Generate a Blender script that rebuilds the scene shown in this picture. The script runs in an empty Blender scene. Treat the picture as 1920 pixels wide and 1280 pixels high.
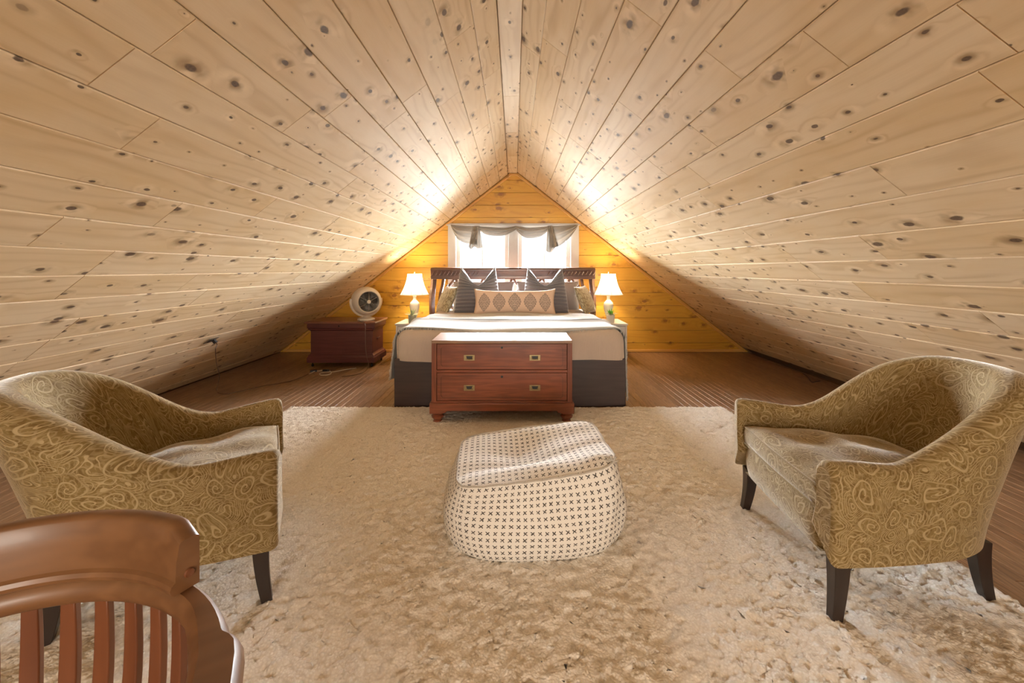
import bpy, math, random
import numpy as np
from mathutils import Vector, Matrix, Euler
from math import sin, cos, pi, radians as R

random.seed(7)
rng = np.random.default_rng(7)
C = bpy.context.scene.collection
sc = bpy.context.scene

# ------------------------------------------------------------------ camera, world, lights, exposure
H = 1.15                     # eye height
F_PX = 775.0                 # focal length in pixels of a 1920 wide frame
cam_d = bpy.data.cameras.new('camera')
cam = bpy.data.objects.new('camera', cam_d); C.objects.link(cam)
cam.location = (0, 0, H)
cam.rotation_euler = (R(90), 0, 0)
cam_d.sensor_width = 36.0
cam_d.lens = 36.0 * F_PX / 1920.0
cam_d.shift_x = -4.0 / 1920.0
cam_d.shift_y = -135.0 / 1920.0
cam_d.clip_start = 0.02
sc.camera = cam

YB, YF = 5.76, -4.6          # far gable and the gable behind the camera
ZR, TAN = H + 1.39, 0.777    # ridge height, roof slope
ANG = math.atan(TAN); CA, SA = cos(ANG), sin(ANG)
XE = ZR / TAN                # where the roof meets the floor

w = bpy.data.worlds.new('sky'); sc.world = w; w.use_nodes = True
bg = w.node_tree.nodes['Background']
bg.inputs[0].default_value = (0.86, 0.93, 1.0, 1); bg.inputs[1].default_value = 1.2

def area(name, loc, rot, sx, sy, power, col):
    d = bpy.data.lights.new(name, 'AREA'); d.shape = 'RECTANGLE'; d.size = sx; d.size_y = sy
    d.energy = power; d.color = col
    o = bpy.data.objects.new(name, d); C.objects.link(o); o.location = loc; o.rotation_euler = rot
    return o
area('daylight_sky', (0, YB + 3.6, 3.7), (R(-90), 0, 0), 8.0, 5.0, 27000, (0.96, 0.975, 1.0))
area('daylight_ground', (0, YB + 3.62, .2), (R(-90), 0, 0), 8.0, 2.0, 3000, (1.0, 0.98, 0.95))
area('rear_fill', (0.0, YF + 0.03, 1.25), (R(90), 0, 0), 2.6, 1.5, 190, (1.0, 0.89, 0.75))  # added warm fill light, set just inside the unseen rear gable
LAMP_W = 26.0
sc.view_settings.view_transform = 'Standard'
sc.view_settings.look = 'None'
sc.view_settings.gamma = 1.0
sc.view_settings.use_curve_mapping = False
sc.view_settings.exposure = 0.36
sc.cycles.max_bounces = 10
sc.cycles.diffuse_bounces = 6
sc.cycles.glossy_bounces = 4
sc.cycles.transparent_max_bounces = 12
sc.cycles.caustics_reflective = False
sc.cycles.caustics_refractive = False
sc.cycles.sample_clamp_indirect = 6.0
sc.cycles.use_denoising = True

# ------------------------------------------------------------------ node helpers
def sock(nt, s, v):
    if isinstance(v, bpy.types.NodeSocket): nt.links.new(v, s)
    elif v is not None:
        if s.type == 'RGBA' and isinstance(v, (tuple, list)) and len(v) == 3: v = (*v, 1)
        s.default_value = v
def N(nt, typ, ins=None, **props):
    n = nt.nodes.new(typ)
    for k, v in props.items(): setattr(n, k, v)
    for k, v in (ins or {}).items(): sock(nt, n.inputs[k], v)
    return n
def M(nt, op, a, b=None, c=None, clamp=False):
    n = nt.nodes.new('ShaderNodeMath'); n.operation = op; n.use_clamp = clamp
    for i, v in enumerate((a, b, c)):
        if v is not None: sock(nt, n.inputs[i], v)
    return n.outputs[0]
def VM(nt, op, a, b=None):
    n = nt.nodes.new('ShaderNodeVectorMath'); n.operation = op
    sock(nt, n.inputs[0], a)
    if b is not None: sock(nt, n.inputs[1], b)
    return n.outputs[0]
def MIX(nt, f, a, b, blend='MIX'):
    n = nt.nodes.new('ShaderNodeMix'); n.data_type = 'RGBA'; n.blend_type = blend
    sock(nt, n.inputs[0], f); sock(nt, n.inputs[6], a); sock(nt, n.inputs[7], b)
    return n.outputs[2]
def SS(nt, v, lo, hi, a=0.0, b=1.0):
    n = nt.nodes.new('ShaderNodeMapRange'); n.interpolation_type = 'SMOOTHSTEP'
    for i, x in enumerate((v, lo, hi, a, b)): sock(nt, n.inputs[i], x)
    return n.outputs[0]
def NOISE(nt, vec, scale, detail=2.0, rough=0.5, dim='3D'):
    n = N(nt, 'ShaderNodeTexNoise', {'Scale': scale, 'Detail': detail, 'Roughness': rough}, noise_dimensions=dim)
    sock(nt, n.inputs['Vector'], vec); return n.outputs[0]
def XYZ(nt, x, y, z=0.0):
    n = N(nt, 'ShaderNodeCombineXYZ', {0: x, 1: y, 2: z}); return n.outputs[0]
def SEP(nt, v):
    n = N(nt, 'ShaderNodeSeparateXYZ', {0: v}); return n.outputs[0], n.outputs[1], n.outputs[2]
def new_mat(name, base=(.5, .5, .5), rough=.5, metal=0.0, spec=0.5, **kw):
    m = bpy.data.materials.new(name); m.use_nodes = True
    nt = m.node_tree; p = nt.nodes['Principled BSDF']
    p.inputs['Base Color'].default_value = (*base, 1)
    p.inputs['Roughness'].default_value = rough
    p.inputs['Metallic'].default_value = metal
    p.inputs['Specular IOR Level'].default_value = spec
    for k, v in kw.items(): sock(nt, p.inputs[k.replace('_', ' ')], v)
    return m, nt, p
def bump(nt, p, height, strength=.3, dist=.002):
    b = N(nt, 'ShaderNodeBump', {'Height': height, 'Strength': strength, 'Distance': dist})
    nt.links.new(b.outputs[0], p.inputs['Normal'])
def plain(name, base, rough=.5, metal=0.0, spec=.5, var=.12, scale=30, bmp=.1, **kw):
    m, nt, p = new_mat(name, base, rough, metal, spec, **kw)
    tc = N(nt, 'ShaderNodeTexCoord').outputs['Object']
    n = NOISE(nt, tc, scale, 3)
    d = tuple(c * (1 - var * 1.5) for c in base); l = tuple(min(1, c * (1 + var)) for c in base)
    sock(nt, p.inputs['Base Color'], MIX(nt, n, d, l))
    if bmp: bump(nt, p, n, bmp, .003)
    return m

# ------------------------------------------------------------------ materials
def board_mat(name, light, dark, knot, warm, rough=.38, spec=.5, kden=1.0, grain_f=105., tone=.35, white=.35):
    """solid softwood board: local Y runs along the grain, local X across it"""
    m, nt, p = new_mat(name, light, rough, 0, spec)
    tc = N(nt, 'ShaderNodeTexCoord').outputs['Object']
    rnd = N(nt, 'ShaderNodeObjectInfo').outputs['Random']
    off = XYZ(nt, M(nt, 'MULTIPLY', rnd, 41.3), M(nt, 'MULTIPLY', rnd, 173.7), M(nt, 'MULTIPLY', rnd, 17.))
    x, y, z = SEP(nt, tc)
    flat = VM(nt, 'ADD', XYZ(nt, x, y, 0.0), off)
    # knots
    fx, fy, fz = SEP(nt, flat)
    wob = NOISE(nt, flat, 34., 2)
    kv = XYZ(nt, M(nt, 'MULTIPLY', fx, 8.0 * kden), M(nt, 'MULTIPLY', fy, 4.4 * kden), 0.0)
    vo = N(nt, 'ShaderNodeTexVoronoi', {'Vector': kv, 'Scale': 1.0, 'Randomness': .95}, voronoi_dimensions='2D')
    d = M(nt, 'ADD', vo.outputs['Distance'], M(nt, 'MULTIPLY', M(nt, 'SUBTRACT', wob, .5), .10))
    cr, cg, cb = SEP(nt, vo.outputs['Color'])
    has = SS(nt, cr, .22, .26)
    size = M(nt, 'MULTIPLY_ADD', M(nt, 'POWER', cg, 2.2), .16, .028)
    core = M(nt, 'MULTIPLY', SS(nt, d, size, M(nt, 'MULTIPLY', size, .62)), has)
    halo = M(nt, 'MULTIPLY', SS(nt, d, M(nt, 'MULTIPLY', size, 3.0), M(nt, 'MULTIPLY', size, .7)), has)
    halo = M(nt, 'MULTIPLY', halo, SS(nt, NOISE(nt, flat, 16., 2), .38, .62))
    wide = M(nt, 'MULTIPLY', SS(nt, d, M(nt, 'MULTIPLY', size, 5.), M(nt, 'MULTIPLY', size, 1.2)), has)
    wht = M(nt, 'MULTIPLY', wide, SS(nt, NOISE(nt, flat, 11., 1), .5, .68))
    # grain
    lo = NOISE(nt, XYZ(nt, M(nt, 'MULTIPLY', fx, 5.), M(nt, 'MULTIPLY', fy, .8), 0.0), 1.0, 2)
    ph = M(nt, 'ADD', M(nt, 'MULTIPLY', fx, grain_f), M(nt, 'MULTIPLY', lo, 30.))
    ph = M(nt, 'ADD', ph, M(nt, 'MULTIPLY', wide, 5.))
    line = M(nt, 'MULTIPLY_ADD', M(nt, 'SINE', ph), .5, .5)
    line = M(nt, 'POWER', line, 3.)
    fib = NOISE(nt, XYZ(nt, M(nt, 'MULTIPLY', fx, 260.), M(nt, 'MULTIPLY', fy, 7.), 0.0), 1.0, 2)
    gstr = SS(nt, NOISE(nt, XYZ(nt, M(nt, 'MULTIPLY', fx, 9.), M(nt, 'MULTIPLY', fy, 1.3), 3.0), 1., 1), .3, .75, .08, .5)
    g = M(nt, 'ADD', M(nt, 'MULTIPLY', line, gstr), M(nt, 'MULTIPLY', fib, .22))
    blot = NOISE(nt, XYZ(nt, M(nt, 'MULTIPLY', fx, 9.), M(nt, 'MULTIPLY', fy, 3.0), 0.0), 1.0, 3)
    tn = M(nt, 'ADD', M(nt, 'MULTIPLY', M(nt, 'FRACT', M(nt, 'MULTIPLY', rnd, 7.77)), tone),
           M(nt, 'MULTIPLY', SS(nt, blot, .35, .75), .35), None, True)
    col = MIX(nt, tn, light, warm)
    col = MIX(nt, M(nt, 'MULTIPLY', g, .78), col, dark)
    col = MIX(nt, M(nt, 'MULTIPLY', wht, white), col, tuple(min(1, c * 1.25 + .06) for c in light))
    col = MIX(nt, M(nt, 'MULTIPLY', halo, .8), col, tuple(c * .62 for c in dark))
    kc = MIX(nt, NOISE(nt, flat, 150., 2), tuple(c * .45 for c in knot), tuple(min(1, c * 1.8) for c in knot))
    col = MIX(nt, M(nt, 'MULTIPLY', core, .92), col, kc)
    sock(nt, p.inputs['Base Color'], col)
    bump(nt, p, M(nt, 'SUBTRACT', M(nt, 'MULTIPLY', g, .4), M(nt, 'MULTIPLY', core, .5)), .25, .002)
    return m

def wood_mat(name, base, dark, rough=.35, axis='X', scale=1.0, spec=.5, coat=0.0, pore=.3):
    m, nt, p = new_mat(name, base, rough, 0, spec)
    tc = N(nt, 'ShaderNodeTexCoord').outputs['Object']
    s = {'X': (1.2, 14, 14), 'Y': (14, 1.2, 14), 'Z': (14, 14, 1.2)}[axis]
    v = VM(nt, 'MULTIPLY', tc, tuple(a * scale for a in s))
    n1 = NOISE(nt, v, 1.0, 3, .55)
    band = M(nt, 'MULTIPLY_ADD', M(nt, 'SINE', M(nt, 'MULTIPLY', n1, 38.)), .5, .5)
    f = NOISE(nt, VM(nt, 'MULTIPLY', v, (6, 6, 6)), 1.0, 2)
    tone = NOISE(nt, tc, 3.5 * scale, 2)
    k = M(nt, 'ADD', M(nt, 'MULTIPLY', band, .38), M(nt, 'MULTIPLY', f, pore), None, True)
    col = MIX(nt, k, base, dark)
    col = MIX(nt, SS(nt, tone, .35, .7, 0., .4), col, tuple(c * .7 for c in dark))
    sock(nt, p.inputs['Base Color'], col)
    if coat:
        p.inputs['Coat Weight'].default_value = coat; p.inputs['Coat Roughness'].default_value = .12
    bump(nt, p, f, .08, .001)
    return m

def floor_mat():
    m, nt, p = new_mat('oak_floor', (.2, .11, .05), .34, 0, .5)
    tc = N(nt, 'ShaderNodeTexCoord').outputs['Object']
    rnd = N(nt, 'ShaderNodeObjectInfo').outputs['Random']
    x, y, z = SEP(nt, tc)
    fx = M(nt, 'ADD', x, M(nt, 'MULTIPLY', rnd, 31.)); fy = M(nt, 'ADD', y, M(nt, 'MULTIPLY', rnd, 97.))
    lo = NOISE(nt, XYZ(nt, M(nt, 'MULTIPLY', fx, 16.), M(nt, 'MULTIPLY', fy, 1.5), 0.), 1., 2)
    band = M(nt, 'MULTIPLY_ADD', M(nt, 'SINE', M(nt, 'MULTIPLY', lo, 60.)), .5, .5)
    fib = NOISE(nt, XYZ(nt, M(nt, 'MULTIPLY', fx, 320.), M(nt, 'MULTIPLY', fy, 12.), 0.), 1., 2)
    k = M(nt, 'ADD', M(nt, 'MULTIPLY', M(nt, 'POWER', band, 2.), .45), M(nt, 'MULTIPLY', SS(nt, fib, .4, .7), .4), None, True)
    t = M(nt, 'FRACT', M(nt, 'MULTIPLY', rnd, 5.31))
    base = MIX(nt, t, (.260, .150, .080), (.360, .215, .118))
    col = MIX(nt, k, base, (.115, .060, .030))
    sock(nt, p.inputs['Base Color'], col)
    bump(nt, p, fib, .12, .001)
    return m

def fabric(name, base, rough=.9, weave=700., var=.15, sheen=.2, bmp=.35, blotch=6., stripes=None, sub=0):
    m, nt, p = new_mat(name, base, rough, 0, .15)
    p.inputs['Sheen Weight'].default_value = sheen; p.inputs['Sheen Roughness'].default_value = .5
    tc = N(nt, 'ShaderNodeTexCoord').outputs['Object']
    x, y, z = SEP(nt, tc)
    wv = M(nt, 'MULTIPLY', M(nt, 'SINE', M(nt, 'MULTIPLY', M(nt, 'ADD', x, y), weave)), M(nt, 'SINE', M(nt, 'MULTIPLY', M(nt, 'SUBTRACT', z, y), weave)))
    n = NOISE(nt, tc, blotch, 4, .6)
    slub = NOISE(nt, VM(nt, 'MULTIPLY', tc, (240, 240, 14)), 1., 2)
    f = M(nt, 'ADD', M(nt, 'MULTIPLY', n, .5), M(nt, 'MULTIPLY', slub, .5))
    col = MIX(nt, f, tuple(c * (1 - var * 1.6) for c in base), tuple(min(1, c * (1 + var)) for c in base))
    sock(nt, p.inputs['Base Color'], col)
    bump(nt, p, M(nt, 'ADD', wv, M(nt, 'MULTIPLY', slub, 1.2)), bmp, .0015)
    return m

def paisley_mat():
    m, nt, p = new_mat('paisley_velvet', (.3, .2, .07), .75, 0, .25)
    uv = N(nt, 'ShaderNodeTexCoord').outputs['UV']
    uv = VM(nt, 'MULTIPLY', uv, (1.25, 1.25, 1.))
    nz = N(nt, 'ShaderNodeTexNoise', {'Vector': uv, 'Scale': 5.5, 'Detail': 1.5}, noise_dimensions='2D').outputs['Color']
    wv = VM(nt, 'ADD', uv, VM(nt, 'MULTIPLY', VM(nt, 'SUBTRACT', nz, (.5, .5, .5)), (.13, .13, 0)))
    def scroll(scale, freq, turns, lo, hi):
        v = VM(nt, 'MULTIPLY', wv, (scale, scale, 0))
        vo = N(nt, 'ShaderNodeTexVoronoi', {'Vector': v, 'Scale': 1.0, 'Randomness': .8}, voronoi_dimensions='2D')
        rel = VM(nt, 'SUBTRACT', v, vo.outputs['Position'])
        rx, ry, rz = SEP(nt, rel); cr, cg, cb = SEP(nt, vo.outputs['Color'])
        ang = M(nt, 'ARCTAN2', ry, rx)
        ph = M(nt, 'ADD', M(nt, 'MULTIPLY', vo.outputs['Distance'], freq), M(nt, 'MULTIPLY', ang, turns))
        s = M(nt, 'SINE', M(nt, 'ADD', ph, M(nt, 'MULTIPLY', cr, 6.28)))
        return SS(nt, s, lo, hi), vo.outputs['Distance'], ang
    l1, d1, a1 = scroll(7.5, 30., 1.0, .6, .92)
    l2, d2, a2 = scroll(19., 19., 1.0, .6, .95)
    l3, d3, a3 = scroll(42., 11., 0.0, .2, .8)
    plume = M(nt, 'SINE', M(nt, 'MULTIPLY', NOISE(nt, uv, 9., 1.2, .4, '2D'), 120.))
    plume = SS(nt, plume, .55, .9)
    inner = SS(nt, d1, .50, .36)
    a = M(nt, 'MAXIMUM', M(nt, 'MULTIPLY', l1, inner), M(nt, 'MULTIPLY', plume, M(nt, 'SUBTRACT', 1.0, inner)))
    a = M(nt, 'MAXIMUM', a, M(nt, 'MULTIPLY', l2, .55))
    a = M(nt, 'MAXIMUM', a, M(nt, 'MULTIPLY', l3, .28))
    dk = M(nt, 'MULTIPLY', SS(nt, NOISE(nt, uv, 26., 2, .5, '2D'), .48, .62), .75)
    ground = MIX(nt, dk, (.200, .132, .044), (.140, .082, .020))
    col = MIX(nt, M(nt, 'MULTIPLY', a, .82), ground, (.42, .320, .170))
    sock(nt, p.inputs['Base Color'], col)
    p.inputs['Sheen Weight'].default_value = .9; p.inputs['Sheen Roughness'].default_value = .32
    p.inputs['Sheen Tint'].default_value = (.95, .92, .86, 1)
    bump(nt, p, a, .25, .0015)
    return m

def cross_mat():
    m, nt, p = new_mat('cross_stitch_canvas', (.7, .66, .58), .85, 0, .2)
    uv = N(nt, 'ShaderNodeTexCoord').outputs['UV']
    wob = N(nt, 'ShaderNodeTexNoise', {'Vector': uv, 'Scale': 60.0, 'Detail': 1.0}, noise_dimensions='2D').outputs['Color']
    v = VM(nt, 'ADD', VM(nt, 'MULTIPLY', uv, (1 / .0272, 1 / .0272, 0)), VM(nt, 'MULTIPLY', VM(nt, 'SUBTRACT', wob, (.5, .5, .5)), (.22, .22, 0)))
    x, y, z = SEP(nt, v)
    fx = M(nt, 'SUBTRACT', M(nt, 'FRACT', x), .5); fy = M(nt, 'SUBTRACT', M(nt, 'FRACT', y), .5)
    ax, ay = M(nt, 'ABSOLUTE', fx), M(nt, 'ABSOLUTE', fy)
    diag = M(nt, 'ABSOLUTE', M(nt, 'SUBTRACT', M(nt, 'MULTIPLY', ax, 1.0), ay))
    ext = M(nt, 'MAXIMUM', ax, ay)
    k = M(nt, 'MULTIPLY', SS(nt, diag, .115, .075), SS(nt, ext, .29, .25))
    weave = NOISE(nt, VM(nt, 'MULTIPLY', uv, (500, 500, 0)), 1., 2)
    base = MIX(nt, weave, (.66, .62, .56), (.88, .85, .80))
    sock(nt, p.inputs['Base Color'], MIX(nt, M(nt, 'MULTIPLY', k, .93), base, (.030, .024, .022)))
    bump(nt, p, M(nt, 'ADD', weave, M(nt, 'MULTIPLY', k, .7)), .3, .002)
    return m

def medallion_mat():
    m, nt, p = new_mat('medallion_print', (.7, .5, .4), .9, 0, .15)
    uv = N(nt, 'ShaderNodeTexCoord').outputs['UV']
    x, y, z = SEP(nt, uv)
    a = M(nt, 'SUBTRACT', M(nt, 'FRACT', M(nt, 'MULTIPLY_ADD', x, 5.35, -.175)), .5)
    b = M(nt, 'SUBTRACT', y, .48)
    aa, ab = M(nt, 'ABSOLUTE', a), M(nt, 'ABSOLUTE', b)
    q = M(nt, 'DIVIDE', ab, .40, None, True)
    prof = M(nt, 'MULTIPLY', M(nt, 'POWER', M(nt, 'MULTIPLY_ADD', M(nt, 'COSINE', M(nt, 'MULTIPLY', q, pi)), .5, .5), .55), .41)
    prof = M(nt, 'ADD', prof, M(nt, 'MULTIPLY', M(nt, 'SINE', M(nt, 'MULTIPLY', ab, 75.)), .025))
    inside = M(nt, 'MULTIPLY', SS(nt, M(nt, 'SUBTRACT', prof, aa), .0, .03), M(nt, 'LESS_THAN', ab, .41))
    inside = M(nt, 'MULTIPLY', inside, M(nt, 'MULTIPLY', M(nt, 'GREATER_THAN', x, .035), M(nt, 'LESS_THAN', x, .965)))
    vo = N(nt, 'ShaderNodeTexVoronoi', {'Vector': XYZ(nt, M(nt, 'MULTIPLY', aa, 15.), M(nt, 'MULTIPLY', b, 20.), 0.), 'Scale': 1., 'Randomness': .6},
           voronoi_dimensions='2D')
    lace = SS(nt, M(nt, 'SINE', M(nt, 'MULTIPLY', vo.outputs['Distance'], 13.)), -.5, .3)
    edge = SS(nt, M(nt, 'SUBTRACT', prof, aa), .07, .04)
    k = M(nt, 'MULTIPLY', inside, M(nt, 'MAXIMUM', M(nt, 'MULTIPLY', lace, .9), M(nt, 'MULTIPLY', edge, .8)))
    wv = NOISE(nt, VM(nt, 'MULTIPLY', uv, (300, 120, 0)), 1., 2)
    base = MIX(nt, wv, (.62, .46, .37), (.74, .58, .47))
    sock(nt, p.inputs['Base Color'], MIX(nt, M(nt, 'MULTIPLY', k, .86), base, (.030, .035, .055)))
    bump(nt, p, wv, .2, .001)
    return m

def leafprint_mat():
    m, nt, p = new_mat('leaf_brocade', (.4, .35, .22), .6, 0, .4)
    tc = N(nt, 'ShaderNodeTexCoord').outputs['Object']
    v = VM(nt, 'MULTIPLY', tc, (46, 46, 15))
    vo = N(nt, 'ShaderNodeTexVoronoi', {'Vector': v, 'Scale': 1., 'Randomness': 1.}, voronoi_dimensions='3D', feature='DISTANCE_TO_EDGE')
    k = SS(nt, vo.outputs['Distance'], .05, .16)
    sock(nt, p.inputs['Base Color'], MIX(nt, k, (.22, .17, .10), (.46, .41, .27)))
    p.inputs['Sheen Weight'].default_value = .3
    return m

def shag_mat():
    m, nt, p = new_mat('cream_shag', (.62, .55, .44), .95, 0, .08)
    tc = N(nt, 'ShaderNodeTexCoord').outputs['Object']
    vo = N(nt, 'ShaderNodeTexVoronoi', {'Vector': tc, 'Scale': 115., 'Randomness': 1.}, voronoi_dimensions='3D')
    n = NOISE(nt, tc, 60., 3, .65)
    big = NOISE(nt, tc, 7., 3)
    cr, cg, cb = SEP(nt, vo.outputs['Color'])
    f = M(nt, 'ADD', M(nt, 'MULTIPLY', n, .55), M(nt, 'MULTIPLY', SS(nt, vo.outputs['Distance'], .75, .1), .45), None, True)
    col = MIX(nt, f, (.70, .635, .545), (.93, .89, .825))
    sock(nt, p.inputs['Base Color'], col)
    p.inputs['Sheen Weight'].default_value = .25
    bump(nt, p, M(nt, 'ADD', M(nt, 'MULTIPLY', vo.outputs['Distance'], -1.), n), .4, .005)
    return m

def glass_mat():
    m = bpy.data.materials.new('window_glass'); m.use_nodes = True; nt = m.node_tree
    nt.nodes.remove(nt.nodes['Principled BSDF']); out = nt.nodes['Material Output']
    t = N(nt, 'ShaderNodeBsdfTransparent', {0: (.97, .98, .98)}); g = N(nt, 'ShaderNodeBsdfGlossy', {'Roughness': .03})
    fr = N(nt, 'ShaderNodeFresnel', {'IOR': 1.35})
    mx = N(nt, 'ShaderNodeMixShader', {0: fr.outputs[0], 1: t.outputs[0], 2: g.outputs[0]})
    nt.links.new(mx.outputs[0], out.inputs[0]); return m

def thin_cloth(name, col, transl=.5, holes=0.0):
    m = bpy.data.materials.new(name); m.use_nodes = True; nt = m.node_tree
    nt.nodes.remove(nt.nodes['Principled BSDF']); out = nt.nodes['Material Output']
    d = N(nt, 'ShaderNodeBsdfDiffuse', {0: col}); t = N(nt, 'ShaderNodeBsdfTranslucent', {0: col})
    mx = N(nt, 'ShaderNodeMixShader', {0: transl, 1: d.outputs[0], 2: t.outputs[0]})
    last = mx
    if holes:
        tr = N(nt, 'ShaderNodeBsdfTransparent')
        last = N(nt, 'ShaderNodeMixShader', {0: holes, 1: mx.outputs[0], 2: tr.outputs[0]})
    nt.links.new(last.outputs[0], out.inputs[0]); return m

def emit_mat(name, col, s):
    m = bpy.data.materials.new(name); m.use_nodes = True; nt = m.node_tree
    nt.nodes.remove(nt.nodes['Principled BSDF'])
    e = N(nt, 'ShaderNodeEmission', {0: col, 1: s}); nt.links.new(e.outputs[0], nt.nodes['Material Output'].inputs[0]); return m

PINE = board_mat('knotty_pine', (.750, .615, .425), (.44, .275, .13), (.10, .065, .042), (.63, .44, .22), rough=.62, spec=.16, kden=1.3, tone=.5)
GOLD = board_mat('amber_pine', (.62, .355, .045), (.40, .18, .018), (.24, .10, .022), (.57, .280, .030), rough=.34, kden=.85, white=.2)
TRIMW = board_mat('trim_pine', (.66, .37, .095), (.42, .18, .03), (.2, .08, .02), (.60, .30, .06), kden=.3)
OAK = floor_mat()
DARKGAP = plain('joint_backing_board', (.16, .085, .035), .8)  # dark brown backing seen through the gaps between boards
MAHOG = wood_mat('mahogany', (.300, .088, .040), (.120, .032, .016), .30, 'X', 1.0, coat=.25)
MAHOGZ = wood_mat('mahogany_upright', (.300, .088, .040), (.120, .032, .016), .30, 'Z', 1.0, coat=.25)
TOPW = wood_mat('chest_top_wood', (.36, .215, .130), (.24, .13, .072), .33, 'X', 1.0, coat=.05)  # paler and browner than the mahogany of the case
CHERRY = wood_mat('cherry_chair', (.215, .102, .042), (.110, .047, .018), .40, 'X', .8, coat=.08)
CHERRYZ = wood_mat('cherry_chair_upright', (.190, .066, .027), (.090, .028, .012), .32, 'Z', .8, coat=.2)
TRUNKW = wood_mat('maroon_trunk', (.135, .040, .034), (.062, .018, .017), .36, 'X', .8, coat=.15)
ESPR = wood_mat('espresso_bed', (.062, .040, .038), (.034, .022, .022), .42, 'X', .7)
HEADW = wood_mat('walnut_headboard', (.125, .052, .028), (.055, .022, .013), .32, 'X', .8, coat=.2)
LEGW = wood_mat('black_brown_leg', (.036, .022, .016), (.018, .011, .009), .35, 'Z', 1.0)
BRASS = plain('aged_brass', (.33, .25, .13), .38, 1.0, var=.25)
BLACKM = plain('black_recess', (.02, .018, .016), .5)
IRON = plain('dark_iron', (.03, .026, .024), .45, .8)
WHITEP = plain('white_paint', (.74, .72, .69), .42, var=.03, bmp=.03)
BACKLITP = plain('backlit_white_paint', (.50, .49, .475), .45, var=.03, bmp=.03)  # white woodwork; its backlit shade is mixed into this grey
FANP = plain('fan_cream', (.68, .60, .49), .28, var=.03, bmp=.0)
FANG = plain('fan_duct_grey', (.30, .29, .27), .4, var=.04, bmp=0)
FAND = plain('fan_blade', (.045, .043, .042), .35, var=.05, bmp=0)
CHROME = plain('chrome_wire', (.66, .62, .56), .25, .9, var=.05, bmp=0)
CERAM = plain('lamp_ceramic', (.84, .80, .72), .15, var=.02, bmp=0)
POTW = plain('white_pot', (.74, .71, .67), .4, var=.04, bmp=.05)
POTG = plain('sage_pot', (.36, .40, .33), .45, var=.06, bmp=.05)
LEAFG = plain('leaf_green', (.16, .42, .04), .45, var=.25, scale=60)
LEAFP = plain('leaf_pale', (.48, .56, .38), .5, var=.15, scale=60)
SOIL = plain('soil', (.06, .04, .03), .9, var=.4)
CORDW = plain('cord_white', (.70, .66, .58), .5, bmp=0)
CORDB = plain('cord_brown', (.11, .065, .040), .5, bmp=0)
PLUGB = plain('plug_black', (.018, .018, .022), .4, bmp=0)
PLATE = plain('outlet_plate', (.20, .15, .10), .4, bmp=0)
PAIS = paisley_mat()
CROSS = cross_mat()
MEDAL = medallion_mat()
SEAMC = fabric('pouf_seam', (.50, .455, .39), var=.3, bmp=.2)
LEAFPR = leafprint_mat()
SHAG = shag_mat()
GLASS = glass_mat()
LINEN = fabric('beige_linen', (.53, .44, .37), var=.14)
THROW = fabric('pale_grey_throw', (.52, .515, .50), var=.10)
STRIPE = fabric('throw_stripe', (.22, .22, .23), var=.1)
TAUPE = fabric('taupe_cotton', (.27, .225, .215), var=.12, sheen=.3)
PLEAT = fabric('slate_velvet', (.155, .148, .165), rough=.7, var=.18, sheen=.6)
SHEETW = fabric('white_cotton', (.78, .76, .73), var=.06)
SHEER = thin_cloth('sheer_valance', (.29, .265, .23, 1), .03, 0)
SHADE = thin_cloth('lamp_shade_silk', (.93, .90, .84, 1), .55)
SHADERIB = plain('shade_seam', (.30, .27, .24), .7, bmp=0)
BULB = emit_mat('bulb_glow', (1, .86, .62, 1), 30)

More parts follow.
